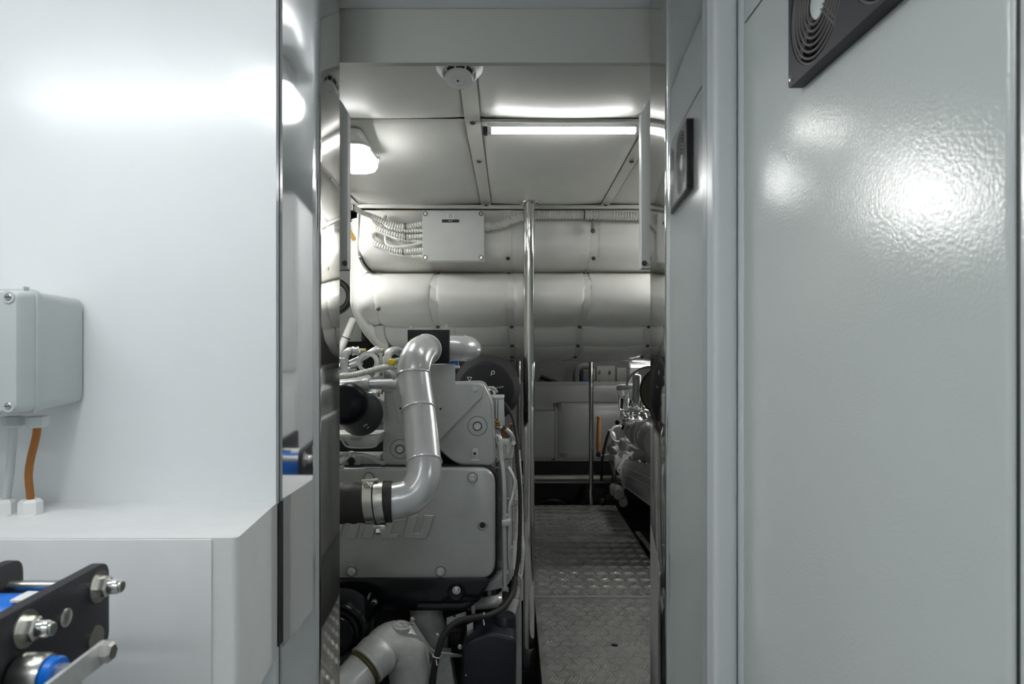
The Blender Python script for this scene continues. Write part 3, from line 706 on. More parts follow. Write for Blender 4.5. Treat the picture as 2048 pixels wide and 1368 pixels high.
# ---- pipes and hoses at the left, behind the jamb
tag(G().tube(Q((660, 380, 2.9), (690, 388, 2.95), (712, 405, 3.14), (760, 414, 3.17), (830, 417, 3.18)), .011, 10).done('brown_pipe', 'brown_tube'), 'brown pipe tucked along the far edge of the headlining', 'pipe')
tag(G().tube(Q((690, 432, 3.12), (695, 446, 3.12), (699, 462, 3.14), (708, 478, 3.2)), .011, 10).done('yellow_hose', 'yellow_tube'), 'yellow hose curving down beside the lagged casing at left jamb', 'hose')
tag(G().torus(W(668, 592, 3.985), (0.0, 1, 0), .088, .017, 32, 10).done('hose_loop', 'black_rubber'), 'black rubber hose loop at far left beyond the jamb', 'hose')
t_ = thing('waste_pipe', 'slanting grey pipe in the dark gap left of the lagged casing', 'pipe', W(672, 720, 3.6))
G().tube(Q((660, 745, 3.6), (685, 690, 3.6), (706, 640, 3.7)), .021, 12).done('pipe', 'conduit_grey', t_)
G().torus(W(692, 676, 3.62), (.35, .1, .9), .022, .003, 16, 6).done('clip', 'ink', t_)
tag(G().box((-1.7, 4.0, 1.30), (-.88, 4.12, 1.72), .01).done('equipment_box', 'hull_grey'), 'dull grey equipment box on hull at far left', 'box')

# ================================================================== far end: genset enclosure, beam, bulkhead plates
yG = 5.95
gx0, gz1 = -.6, XZ(1, 774, yG)[1]; gx1, gz0 = 1.25, XZ(1, 922, yG)[1]
t = thing('generator_enclosure', 'pale grey generator sound shield with panel seams at the far end', 'generator', (.3, yG+.3, -.34))
def gfn(u, v):
    z = gz0+(gz1-gz0)*v; x = gx0+(gx1-gx0)*u
    k = max(0, (v-.62)/.38); return Vector((x, yG-.05*math.sin(min(1, (1-v)*1.6)*PI/2)*(.3 if x < .43 else 1)*0+.16*k**2.2, z))
G().grid(gfn, 30, 16).done('front_panel', 'genset_white', t)
G().box((gx0, yG+.165, gz0), (gx1, yG+.8, gz1)).done('body', 'genset_white', t)
def gdoor(x0, x1, z1, b):
    def fn(u, v):
        x = x0+(x1-x0)*u; z = gz0+.006+(z1-gz0-.006)*v; e = 1 if .0 < u < 1 and 0 < v < 1 else 0
        return Vector((x, yG-.010*e-b*math.sin(PI*u)**.8*(math.sin(PI*min(1, v*1.1))**.8 if v*1.1 < 1 else 0), z))
    return G().grid(fn, 20, 20).done('door', 'genset_white', t, 50)
sx = XZ(1113, 0, yG)[0]; gdoor(gx0, sx-.008, XZ(1, 822, yG)[1], .012); gdoor(sx+.022, gx1, XZ(1, 806, yG)[1], .03)
def seam(a, b):
    p, q = W(*a, yG-.004), W(*b, yG-.004); G().box((min(p.x, q.x)-.003, yG-.005, min(p.z, q.z)-.003), (max(p.x, q.x)+.003, yG+.01, max(p.z, q.z)+.003)).done('panel_seam', 'soft_print', t)
seam((1110, 806), (1110, 921)); seam((1116.5, 822), (1116.5, 921)); seam((1046, 820.5), (1109, 820.5)); seam((1122, 804.5), (1236, 804.5)); seam((1116.5, 822), (1122, 805))
c = W(1117, 810, yG-.006); G().ring(c, (0, -1, 0), .006, .012, .008).done('latch', 'ink', t); G().lathe([(.006, 0), (.006, .004)], c, (0, -1, 0), 12).done('latch_pin', 'bolt_steel', t)
c = W(1127, 909, yG-.03); text('maker_mark', 'Onan', .030, facing(c), 'ink', t); c = W(1129, 913.5, yG-.03); text('model_mark', 'MDKAV', .014, facing(c), 'soft_print', t)
G().box((gx0, yG+.02, -.345), (gx1, yG+.8, gz0)).done('base', 'ink', t)
tag(G().box((-.9, 5.62, .136), (1.25, 5.70, .192), .004).done('cross_beam', 'hull_grey'), 'grey cross beam below the generator enclosure', 'beam')
tag(G().box((-.9, 5.60, .172), (1.25, 5.62, .192), .003).done('pipe_rail', 'hull_pale'), 'thin pale rail on the cross beam', 'rail')
tag(G().lathe([(.16, 0), (.16, .35)], (.72, 5.55, -.05), (0, 1, 0), 28).done('bilge_drum', 'ink'), 'dark drum under the cross beam at walkway end', 'drum')
tag(G().lathe([(.045, 0), (.05, .01), (.05, .10)], W(1148, 1003, 5.6)+Vector((0, 0, -.14)), (0, 0, 1), 16).done('bilge_pump', 'brass_olive'), 'small olive pump in the dark bilge past the plates', 'pump')
tag(G().torus(W(1104, 1012, 5.6), (0, .6, .8), .11, .012, 28, 8).done('bilge_hose', 'black_rubber'), 'dark hose ring in the bilge beyond the far plate', 'hose')
yB = 7.2
def P7(px, py): return XZ(px, py, yB)
a, b = P7(1030, 768); c_, d_ = P7(1200, 732)
tag(G().box((-1.69, yB+.02, b-.02), (2.29, 8.19, d_+.12)).done('stringer_web', 'hull_grey'), 'greenish grey frame web at the far bulkhead', 'frame')
t = thing('bolted_plate', 'pale square plate with four bolts on the far bulkhead', 'plate', W(1212, 768, yB))
x0, z0 = P7(1193, 768); x1, z1 = P7(1230, 732); G().box((x0, yB-.01, z0), (x1, yB+.019, z1), .004).done('plate', 'hull_pale', t)
for px in (1199, 1219):
    for py in (743, 763): G().lathe([(.014, 0), (.014, .012), (.010, .016)], W(px, py, yB-.01), (0, -1, 0), 12).done('bolt', 'hull_grey', t)
x0, z0 = P7(1233, 770); x1, z1 = P7(1252, 736); tag(G().box((x0, yB-.03, z0), (x1, yB+.019, z1), .004).done('pale_box', 'hull_pale'), 'pale upright box beside the four-bolt plate', 'box')
x0, z0 = P7(1259, 775); x1, z1 = P7(1276, 736); tag(G().box((x0, yB-.02, z0), (x1, yB+.019, z1), .004).done('white_panel', 'label_white'), 'white panel above the right engine at far bulkhead', 'panel')
t = thing('vent_trunk', 'grey vent elbow with a blue cap left of the thin far pole', 'vent', W(1165, 768, 6.9))
G().tube(Q((1152, 772, 6.9), (1153, 745, 6.9), (1162, 734, 6.9), (1185, 732, 6.9)), .035, 12).done('elbow', 'hull_grey', t)
G().box(W(1166, 769, 6.95), W(1184, 736, 7.2205), .01).done('casing', 'hull_pale', t)
G().box(W(1165, 768, 6.94), W(1178, 758, 6.96), .003).done('cap', 'blue', t)
tag(G().cyl(W(1082, 753, 7.2), W(1116, 766, 7.2), .021, 10).done('dark_strut', 'ink'), 'short dark strut slanting on the far frame web', 'strut')
batten('lit tube light far behind, above the right engine', XZ(1258, 0, 4.75)[0], 1.45, 4.75, XZ(0, 725.5, 4.75)[1], 'glow_aft', .030, .03)
batten('added fill light further aft under the deck, hidden behind the casing', .9, 1.25, 6.6, 2.12, 'glow_aft', .05, .05)  # unseen lamp added to brighten the far end

# ---- hand pump lever with wooden grip
yH = 5.0
t = thing('hand_pump', 'hand pump lever with upright turned wooden grip beside right engine', 'hand pump', W(1197, 915, yH))
c0, c1 = W(1197, 903, yH), W(1198, 832, yH); L = (c1-c0).length
G().lathe([(.013, 0), (.0165, .03), (.0165, L*.55), (.0145, L*.80), (.012, L*.9), (.0155, L*.94), (.0155, L*.98), (.010, L)], c0, c1-c0, 16).done('grip', 'wood', t)
G().lathe([(.010, 0), (.018, .008), (.018, .022), (.010, .035), (.010, .055)], W(1197, 914, yH), (0, 0, 1), 14).done('knob', 'black_gloss', t)
G().tube(Q((1196, 911, yH), (1210, 911, yH), (1218, 909, 5.0)), .010, 10).done('crank', 'bolt_steel', t)
G().tube(Q((1219, 862, yH), (1213, 880, yH), (1207, 905, yH), (1204, 925, yH), (1203, 960, 5.1)), .011, 8).done('arm', 'black_paint', t)

# ================================================================== left engine
YF = 2.20
def pz(L, d): return rpoly([(*XZ(p[0], p[1], d), S(p[2], d)) if len(p) > 2 else XZ(p[0], p[1], d) for p in L], 6)
eng = thing('marine_diesel_engine', 'big silver grey diesel engine with elbow pipe at the left of the walkway', 'engine', (-.45, 3.3, -.3))
def E(g, name, m, ang=35, parent=None): return g.done(name, m, parent or eng, ang)
BK = (0, -1, 0)
# block and side masses behind the end covers
E(G().box((-.95, 2.40, .22), (-.075, 4.6, .88), .03), 'crankcase', 'engine_grey')
E(G().box((-.93, 2.35, .86), (-.11, 4.5, 1.00), .03), 'cylinder_deck', 'black_paint')
E(G().box((-.60, 2.55, .98), (-.12, 4.3, 1.12), .04), 'cylinder_head', 'engine_grey')
E(G().box((-.85, 2.6, .98), (-.62, 4.3, 1.15), .04), 'cylinder_head', 'engine_grey')
for k in range(4): E(G().box((-.115, 2.7+k*.42, .62), (-.045, 3.06+k*.42, .92), .02), 'side_cover', 'engine_grey')
for q in (-.9, -.12): E(G().box((q-.05, 2.5, -.345), (q+.05, 4.5, .24), .01), 'bearer', 'hull_grey')
E(G().prism([(.004, -.345), (.034, -.345), (.034, .34), (.016, .50), (.004, .50)], 2.40, 4.9, 'y'), 'engine_bed', 'engine_light')
# cover plate with raised maker letters
cov = E(G().prism(pz([(430, 937), (990, 937, 34), (990, 1158, 34), (430, 1158)], YF), YF, YF+.07, 'y', .006, 3), 'end_cover', 'engine_grey')
E(G().prism(pz([(420, 931), (995, 931, 34), (995, 1163, 34), (420, 1163)], YF+.03), YF+.03, YF+.075, 'y', .004), 'gasket_rim', 'black_paint')
def letter(P, nm): G().prism([XZ(676+x/9.309, 1000+y/9.309, YF) for x, y in P], YF-.0080, YF+.001, 'y', .0014, 1).done(nm, 'engine_grey', cov)
sl = .27
def box_l(x0, x1, y0, y1): return [(x0+(700-y1)*sl, y1), (x1+(700-y1)*sl, y1), (x1+(700-y0)*sl, y0), (x0+(700-y0)*sl, y0)]
letter([(-150, 705), (-25, 270), (720, 270), (755, 300), (640, 705), (445, 705), (540, 385), (430, 385), (340, 705), (145, 705), (238, 385), (125, 385), (35, 705)], 'letter')
letter([(795, 620), (815, 690), (840, 705), (1105, 705), (1130, 625), (985, 610), (1060, 385), (1280, 385), (1310, 285), (1090, 285), (1110, 200), (1010, 200), (985, 285), (900, 285), (875, 385), (860, 385)], 'letter')
letter([(1215, 625), (1235, 685), (1265, 705), (1600, 705), (1650, 690), (1680, 650), (1790, 275), (1612, 275), (1520, 605), (1405, 605), (1500, 275), (1330, 275)], 'letter')
for px, py, up in ((703, 1143, 1), (881, 1143, 1), (945, 955, -1), (738, 955, -1)):
    c = W(px, py, YF)
    r = S(9.5, YF); b_ = G().ring((c.x, YF-.0005, c.z), BK, r*1.0, r*1.10, .001).done('bolt_recess', 'black_paint', eng)
    E(G().hexbolt((c.x, YF, c.z), BK, S(6.6, YF), .012, 1.35), 'bolt', 'engine_light')
    E(G().prism(rpoly([(c.x-.008, c.z), (c.x+.008, c.z), (c.x+.008, c.z+up*.026, .003), (c.x-.008, c.z+up*.026, .003)]), YF-.0012, YF+.001, 'y', .0005, 1), 'bolt_tab', 'engine_grey')
c = W(965, 1050, YF); E(G().lathe([(.0175, 0), (.0165, .004), (.013, .006), (.010, .004), (.009, .001)], (c.x, YF, c.z), BK, 28), 'plug_rim', 'engine_grey')
E(G().lathe([(.0085, 0), (.0085, .0035)], (c.x, YF, c.z), BK, 20), 'plug', 'ink')
# upper end housings
yh = 2.245
rh = E(G().prism(pz([(872, 768), (957, 765, 8), (968, 768, 8), (985, 803, 14), (991, 925, 12), (980, 934, 10), (917, 934, 26), (872, 895, 20)], yh), yh, yh+.12, 'y', .014, 4), 'end_housing', 'engine_grey')
lh = E(G().prism(pz([(768, 772, 4), (830, 772), (836, 936), (778, 936, 14), (765, 925, 14)], yh), yh, yh+.12, 'y', .010, 3), 'end_housing', 'engine_grey')
for px, py in ((955, 852), (800, 898)):
    c = W(px, py, yh); o = Vector((c.x, yh, c.z))
    E(G().torus(o, BK, S(19.5, yh), .0010, 36, 6), 'boss_groove', 'soft_print')
    E(G().lathe([(S(18.5, yh), 0), (S(18, yh), .003), (S(9.5, yh), .004), (S(8.6, yh), .0015)], o, BK, 36, True), 'boss', 'engine_grey')
    E(G().ring(o+Vector((0, -.0042, 0)), BK, S(8.0, yh), S(9.2, yh), .0008), 'boss_rim', 'black_paint')
    E(G().lathe([(S(7.8, yh), .0), (S(6.8, yh), .0055), (S(3, yh), .0048)], o, BK, 24), 'plug_screw', 'engine_light')
P = pz([(941, 918), (959, 918), (959, 902, 8), (955, 896, 8), (945, 896, 8), (941, 902, 8)], yh); E(G().prism(P, yh-.004, yh+.002, 'y', .002), 'lug', 'engine_grey')
c = W(949.5, 907, yh-.004); E(G().lathe([(.0046, 0), (.0046, .0006)], c, BK, 14), 'lug_hole', 'ink')
P = pz([(941, 922), (959, 922), (959, 918), (941, 918)], yh); E(G().prism(P, yh-.0065, yh+.002, 'y', .001, 1), 'lug_foot', 'engine_light')
E(G().box(W(767, 785, 2.235), W(788, 768, 2.26), .001), 'stamp_block', 'engine_light')
text('stamp', '05.02', .0085, facing(W(777, 775, 2.2345)), 'soft_print', eng)
# mount plate for the cooler pipe
ym = 2.228
mp = E(G().prism(pz([(784, 728), (910, 728), (910, 768), (958, 768, 6), (967, 772, 6), (966, 792, 8), (880, 879, 8), (868, 897), (820, 897), (806, 868), (786, 800)], ym), ym, ym+.008, 'y', .0012, 1), 'mount_plate', 'engine_grey')
for px, py in ((801, 817), (881, 818)): E(G().lathe([(.0036, 0), (.0036, .0005)], W(px, py, ym), BK, 12), 'plate_hole', 'ink')
E(G().hexbolt(W(950, 779, ym), BK, S(5.2, ym), .009, 1.1), 'bolt', 'engine_light')
# black flange block and the big bent pipe
yb = 2.165
E(G().box(W(815, 727, yb), W(900, 660, yb+.032), .0015), 'flange_block', 'black_paint')
for px in (822, 893):
    c = W(px, 660, yb+.016); E(G().lathe([(.009, 0), (.009, .003), (.006, .0035), (.006, .012), (.004, .0125), (.004, .018)], c, (0, 0, 1), 10), 'stud', 'bolt_steel')
pr = .0462
pipe = [(854, 699, 2.175), (851, 699, 2.12), (845, 701, 2.055), (836, 710, 2.0), (829, 728, 1.965), (828, 752, 1.955), (833, 790, 1.925), (838, 825, 1.90), (846, 905, 1.83), (848, 935, 1.805), (843, 965, 1.785), (825, 990, 1.77), (800, 1000, 1.76), (770, 1004, 1.755)]
pe = E(G().tube(Q(*pipe), pr, 32, .008), 'elbow_pipe', 'pipe_paint', 60)
PP = spline(Q(*pipe), .004)
def at_py(py):
    best = min(range(1, len(PP)-1), key=lambda i: abs((684+(CAM_H-PP[i].z)/PP[i].y*F)-py)+(900 if PP[i].z > W(0, 740, 2).z and py > 740 else 0)*0)
    return PP[best], (PP[best+1]-PP[best-1]).normalized()
for py in (748, 820, 925):
    c, d = at_py(py); g = G().torus(c, d, pr*1.0, .0034, 40, 8)
    for v in g.bm.verts: v.co += Vector((random.uniform(-1, 1), random.uniform(-1, 1), random.uniform(-1, 1)))*.0005
    E(g, 'weld_bead', 'pipe_paint', 60)
c = W(852, 699, 2.13); E(G().torus(c, PP[0]-PP[6], pr, .0028, 40, 8), 'weld_bead', 'pipe_paint', 60)
# hose and band clamps
hs = E(G().ribbed(Q((784, 1003, 1.757), (740, 1005, 1.75), (690, 1006, 1.75), (640, 1006, 1.77), (590, 1006, 1.85), (540, 1010, 2.0)), .0525, .030, .05, 32), 'rubber_hose', 'black_rubber', 60)
E(G().lathe([(.0505, 0), (.0525, .004), (.0525, .02)], W(782, 1003, 1.757), (-1, 0, 0), 32), 'hose_end', 'black_rubber')
for px, q in ((741, .02), (762, 0)):
    c = W(px, 1004, 1.752); g = G(); n = 40
    ax = Vector((1, .04, .10)).normalized(); g.ring(c-ax*.0115, ax, .0528, .0548, .023, 48)
    cb = E(g, 'band_clamp', 'bolt_steel')
    if px == 741:
        for z, y in ((.056, -.012),):
            G().box(c+Vector((-.017, y-.012, z-.014)), c+Vector((.012, y+.016, z-.001)), .002).done('clamp_lug', 'bolt_steel', cb)
            G().lathe([(.0085, 0), (.0085, .008), (.006, .010)], c+Vector((-.004, y-.012, z-.006)), BK, 6).done('clamp_bolt', 'bolt_steel', cb)
            G().cyl(c+Vector((-.02, y, z)), c+Vector((.022, y, z+.003)), .0045, 10).done('clamp_pin', 'bolt_steel', cb)
    else:
        G().box(c+Vector((-.014, -.035, -.062)), c+Vector((.018, .0, -.050)), .003).done('clamp_lug', 'bolt_steel', cb)
        G().lathe([(.0085, 0), (.0085, .010), (.005, .012)], c+Vector((.0, -.034, -.062)), (0, -.6, -.8), 6).done('clamp_bolt', 'bolt_steel', cb)
# pipe leaving behind the flange block
rp = [(890, 697, 2.24), (915, 697, 2.26), (932, 697, 2.30), (938, 698, 2.38), (938, 699, 2.6)]
E(G().tube(Q(*rp), .0425, 28, .01), 'rear_pipe', 'pipe_paint', 60)
E(G().torus(W(930, 697, 2.285), (1, .35, 0), .0425, .002, 36, 6), 'weld_bead', 'pipe_paint')
c = W(911, 668, 2.25); E(G().lathe([(.004, 0), (.004, .012), (.006, .013), (.006, .020)], c, (0, 0, 1), 10), 'pipe_plug', 'bolt_steel')
E(G().box(W(900, 733, 2.27), W(918, 722, 2.30), .002), 'sensor', 'blue')
E(G().box(W(905, 737, 2.26), W(920, 730, 2.30), .002), 'sensor_base', 'engine_light')
# air filter
c = W(972, 780, 2.75)
af = E(G().lathe([(S(50, 2.75), -.004), (S(55, 2.75), 0), (S(56.5, 2.75), .004), (S(57, 2.75), .012), (S(66.5, 2.8), .07), (S(68, 2.8), .085), (S(68, 2.8), .10), (S(66, 2.8), .105), (S(64, 2.9), .28)], c, (0, 1, 0), 56), 'air_filter', 'filter_black', 30)
E(G().torus(c+Vector((0, .004, 0)), BK, S(56, 2.75), .0016, 56, 6), 'filter_bead', 'filter_black')
tr = W(939, 757, 2.7445); k_ = S(5.2, 2.74)
for i in range(3):
    a, b = (PI*(.5+2*i/3)-PI, PI*(.5+2*(i+1)/3)-PI)
    E(G().cyl(tr+Vector((math.cos(a), 0, math.sin(a)))*k_, tr+Vector((math.cos(b), 0, math.sin(b)))*k_, .0013, 6), 'recycling_mark', 'pale_print')
tr = W(986, 745, 2.7445); E(G().torus(tr, BK, S(3.2, 2.74), .0014, 20, 6), 'mould_mark', 'pale_print'); E(G().cyl(tr+Vector((-.007, 0, -.003)), tr+Vector((-.008, 0, -.014)), .0013, 6), 'mould_mark', 'pale_print')
text('mould_text', 'PP-GF30', .009, facing(W(999, 775, 2.7435)) @ Matrix.Rotation(.2, 4, 'Z'), 'pale_print', eng)
# ---- control box and pump stack at the right edge of the engine
cb = E(G().prism(pz([(981, 796), (1007, 795), (1009, 851), (985, 852)], 2.36), 2.36, 2.44, 'y', .003), 'control_box', 'engine_light')
E(G().box(W(979, 798, 2.345), W(1009, 789, 2.45), .002), 'control_box_cap', 'engine_light')
for px in (990, 995.5): E(G().box(W(px-.6, 838, 2.359), W(px+.9, 800, 2.362)), 'slot', 'ink')
tc_ = [W(994, 836, 2.357), W(1001, 852, 2.357), W(987, 852, 2.357)]
E(G().prism([(p.x, p.z) for p in tc_], 2.3555, 2.3575), 'warning_border', 'ink')
ti = [W(994, 839.5, 2.355), W(998.8, 850.3, 2.355), W(989.2, 850.3, 2.355)]
E(G().prism([(p.x, p.z) for p in ti], 2.3545, 2.356), 'warning_sign', 'amber')
tk = [W(991, 849, 2.354), W(997, 849, 2.354), W(996, 846, 2.354), W(993, 845, 2.354)]; E(G().prism([(p.x, p.z) for p in tk], 2.3538, 2.3546), 'warning_mark', 'ink')
for a, b in (((972, 776, 2.33), (994, 784, 2.36)), ((974, 780, 2.33), (989, 787, 2.37))):
    m_ = (a[0]*.35+b[0]*.65, a[1]-1, (a[2]+b[2])/2); E(G().tube(Q(a, m_, b), .0045, 8), 'wire', 'engine_light')
E(G().prism(pz([(1000, 862), (1008, 852), (1016, 858), (1023, 874), (1004, 876)], 2.37), 2.37, 2.39), 'rusty_lug', 'rust')
E(G().box(W(1002, 893, 2.35), W(1020, 872, 2.42), .004), 'fuel_block', 'engine_light')
E(G().lathe([(.018, 0), (.02, .01), (.02, .03), (.014, .045)], W(1004, 905, 2.34), (.2, 1, 0), 18), 'fuel_pump', 'cast_grey')
E(G().lathe([(.024, 0), (.028, .02), (.026, .05), (.018, .06)], W(1012, 915, 2.38), (0, 0, 1), 18), 'fuel_pump_body', 'cast_grey')
E(G().tube(Q((1012, 858, 2.36), (1022, 868, 2.36), (1027, 880, 2.37), (1024, 895, 2.38)), .007, 8), 'link', 'engine_light')
E(G().box(W(1019, 862, 2.45), W(1026, 846, 2.48), .002), 'brown_fitting', 'rust')
E(G().lathe([(.008, 0), (.008, .012)], W(1027, 885, 2.36), BK, 10), 'clip', 'engine_light')
for px, py in ((1006, 890), (1008, 912), (1004, 921), (1012, 884)): E(G().hexbolt(W(px, py, 2.345), BK, .006, .008), 'bolt', 'bolt_steel')
for px, py in ((992, 890), (990, 918)): E(G().cyl(W(px, py, 2.34), W(px+18, py, 2.36), .012, 12), 'spigot', 'cast_grey')
E(G().box(W(988, 938, 2.33), W(1010, 925, 2.42), .004), 'bracket', 'engine_grey')
# risers, rails and pipes down the right edge
E(G().lathe([(.031, 0), (.031, .10), (.029, .102), (.029, .24), (.033, .243), (.033, .27), (.029, .272), (.029, .40)], W(1008, 1150, 2.36), (0, 0, 1), 22), 'riser_pipe', 'engine_grey')
E(G().lathe([(.0335, 0), (.0335, .02)], W(1008, 1128, 2.36), (0, 0, 1), 22), 'riser_collar', 'engine_light')
E(G().tube(Q((993, 881, 2.29), (995, 872, 2.285), (1001, 880, 2.28), (1001, 905, 2.28), (1006, 950, 2.27), (1008, 1000, 2.26), (1008, 1080, 2.26), (1010, 1178, 2.26)), .0078, 10), 'fuel_pipe', 'engine_light', 60)
E(G().tube(Q((1016, 934, 2.31), (1028, 956, 2.30), (1029, 968, 2.30), (1024, 995, 2.29), (1018, 1015, 2.28), (1018, 1060, 2.28), (1018, 1120, 2.28), (1022, 1140, 2.28), (1024, 1156, 2.28)), .0062, 10), 'fuel_pipe', 'engine_light', 60)
E(G().box(W(1003, 1053, 2.245), W(1022, 1036, 2.275), .003), 'pipe_clip', 'engine_light')
E(G().hexbolt(W(1013, 1030, 2.27), BK, .005, .006), 'bolt', 'bolt_steel')
E(G().lathe([(.011, 0), (.011, .022), (.009, .03)], W(1024, 1158, 2.28), (-.15, 0, 1), 6), 'union_nut', 'engine_light')
E(G().lathe([(.010, 0), (.010, .012), (.008, .016)], W(1022, 1140, 2.28), (-.15, 0, 1), 6), 'union_nut', 'engine_light')
E(G().ribbed(Q((1031, 960, 2.40), (1032, 1000, 2.40), (1032, 1040, 2.40), (1030, 1080, 2.40)), .0075, .006, .2, 8), 'corrugated_sleeve', 'conduit_grey', 60)
E(G().ribbed(Q((1037, 900, 2.5), (1041, 960, 2.48), (1044, 1060, 2.45), (1046, 1100, 2.42), (1042, 1150, 2.40), (1035, 1185, 2.38), (1028, 1215, 2.36)), .0068, .006, .2, 8), 'corrugated_sleeve', 'conduit_grey', 60)
E(G().tube(Q((1028, 1198, 2.34), (1020, 1225, 2.32), (1012, 1245, 2.30)), .018, 12), 'sleeve_end', 'conduit_grey')
E(G().prism(pz([(1024, 996), (1036, 1000), (1037, 1008), (1024, 1012)], 2.38), 2.38, 2.39), 'clip_plate', 'engine_grey'); E(G().ring(W(1034, 1003, 2.375), BK, .004, .0075, .004), 'clip_eye', 'engine_light')
E(G().tube(Q((1036, 1150, 2.35), (1042, 1156, 2.35), (1043, 1166, 2.35), (1043, 1200, 2.36)), .0055, 8), 'hook', 'engine_light')
E(G().prism(pz([(976, 1162), (1000, 1146, 6), (1024, 1146), (1018, 1172, 10), (985, 1184, 14), (968, 1184)], 2.3), 2.30, 2.42, 'y', .012, 3), 'lower_elbow', 'cast_grey')
E(G().tube(Q((935, 1208, 2.30), (970, 1206, 2.29), (992, 1203, 2.28), (1003, 1198, 2.32), (1006, 1194, 2.4)), .0205, 16), 'coolant_pipe', 'engine_light', 60)
E(G().lathe([(.012, 0), (.012, .012)], W(1010, 1183, 2.255), (0, 0, 1), 12), 'pipe_ferrule', 'engine_light')
E(G().box(W(943, 1228, 2.23), W(951, 1207, 2.25), .001), 'pipe_hanger', 'engine_grey')
E(G().prism(pz([(893, 1236), (932, 1224), (932, 1240), (893, 1250)], 2.26), 2.26, 2.265), 'tab_plate', 'engine_light'); E(G().lathe([(.004, 0), (.004, .0006)], W(909, 1232, 2.26), BK, 10), 'tab_hole', 'ink')
# black cable looping round the right edge, with white ties
E(G().tube(Q((1000, 800, 2.45), (1012, 812, 2.45), (1026, 836, 2.42), (1033, 875, 2.38), (1035, 925, 2.34), (1040, 985, 2.32), (1040, 1060, 2.30), (1036, 1120, 2.28), (1030, 1160, 2.26)), .0068, 10), 'black_cable', 'black_rubber', 60)
E(G().tube(Q((1030, 1155, 2.26), (1025, 1185, 2.22), (1008, 1213, 2.17), (980, 1230, 2.13), (945, 1236, 2.10), (912, 1245, 2.08), (889, 1268, 2.06), (877, 1300, 2.05), (868, 1340, 2.05), (862, 1400, 2.06)), .0102, 12), 'sleeved_cable', 'black_rubber', 60)
E(G().tube(Q((1010, 1186, 2.25), (1010, 1205, 2.2), (1003, 1215, 2.17)), .010, 10), 'cable_branch', 'black_rubber', 60)
for px, py, d, y in ((967, 1233, (1, 0, -.12), 2.12), (873, 1312, (.25, 0, 1), 2.05)):
    c = W(px, py, y); E(G().torus(c, d, .0112, .0019, 18, 6), 'cable_tie', 'label_white'); E(G().tube([c+Vector((0, -.011, -.006)), c+Vector((.003, -.013, -.022))], .002, 6), 'tie_tail', 'label_white')
# ---- black lower bracket, pulley, thermostat casting
E(G().prism(pz([(430, 1158), (981, 1158, 6), (960, 1200), (945, 1212), (930, 1222), (430, 1222)], 2.185), 2.185, 2.26, 'y', .006, 2), 'black_bracket', 'black_gloss')
E(G().tube(Q((836, 1213, 2.18), (880, 1213, 2.18), (928, 1212, 2.18), (938, 1208, 2.19)), .011, 10), 'bracket_rib', 'black_paint', 60)
E(G().lathe([(.030, 0), (.026, .004), (.018, .002)], W(913, 1183, 2.186), BK, 28), 'bracket_dimple', 'black_gloss')
for px, py in ((748, 1205), (913, 1180)): E(G().hexbolt(W(px, py, 2.18), BK, S(5.4, 2.18), .010, 1.55), 'bolt', 'bolt_steel')
E(G().prism(pz([(733, 1204), (736, 1190, 3), (742, 1184, 3), (738, 1200, 3)], 2.18), 2.178, 2.182), 'bright_tab', 'engine_light')
E(G().box((-.95, 2.32, -.1), (-.085, 2.45, .62)), 'black_backing', 'black_paint')  # plain black block backing the lower fittings
E(G().lathe([(.02, -.01), (.055, -.006), (.06, .0), (.062, .012), (.070, .014), (.086, .006), (.092, .012), (.098, .03), (.104, .05), (.106, .10)], W(668, 1272, 2.02), (0, 1, 0), 48), 'crank_pulley', 'black_gloss', 40)
E(G().tube(Q((640, 1430, 1.86), (690, 1378, 1.91), (728, 1336, 1.96)), .0535, 28), 'coolant_outlet', 'engine_light', 60)
d_ = W(770, 1296, 2.01)-W(700, 1366, 1.92)
E(G().lathe([(.054, 0), (.0575, .004), (.0575, .010), (.054, .014)], W(724, 1340, 1.955), d_, 32), 'gasket', 'olive_ring')
E(G().lathe([(.056, .014), (.061, .016), (.061, .024), (.058, .026), (.0605, .032), (.062, .060), (.058, .075), (.050, .085)], W(724, 1340, 1.955), d_, 36), 'outlet_collar', 'cast_grey', 40)
E(G().tube(Q((752, 1310, 2.0), (772, 1292, 2.03), (795, 1288, 2.05), (812, 1310, 2.06), (819, 1350, 2.06), (820, 1420, 2.06)), [.054, .064, .068, .062, .058, .055], 28), 'thermostat_casting', 'cast_grey', 60)
nk = W(797, 1296, 2.04); nd = W(804, 1242, 2.03)-nk
E(G().lathe([(.030, 0), (.026, .03), (.0255, .055), (.0275, .060), (.0275, .074), (.022, .077), (.021, .072), (.0175, .072), (.0165, .076), (.010, .076), (.009, .070)], nk, nd, 30), 'filler_neck', 'cast_grey', 40)
E(G().lathe([(.005, 0), (.005, .014), (.007, .015), (.007, .022)], nk+nd*.95+Vector((.024, -.004, -.004)), (.5, -.3, 1), 8), 'neck_screw', 'bolt_steel')
cm = W(820, 1315, 1.985); text('cast_mark', 'hwa', .010, Matrix.Translation(cm) @ Matrix.Rotation(.3, 4, 'Z') @ Matrix.Rotation(PI/2, 4, 'X') @ Matrix.Rotation(-.75, 4, 'Z'), 'pale_print', eng)
E(G().tube(Q((850, 1205, 2.30), (855, 1235, 2.30), (868, 1270, 2.32), (880, 1310, 2.36)), [.056, .052, .046, .04], 24), 'lower_pipe', 'cast_grey', 60)
for q in (0, 7): E(G().tube(Q((826, 1246+q, 2.02), (845, 1275+q, 2.05), (866, 1302+q, 2.1), (900, 1308+q*.5, 2.15), (925, 1312, 2.2)), .0042, 8), 'thin_pipe', 'engine_light', 60)
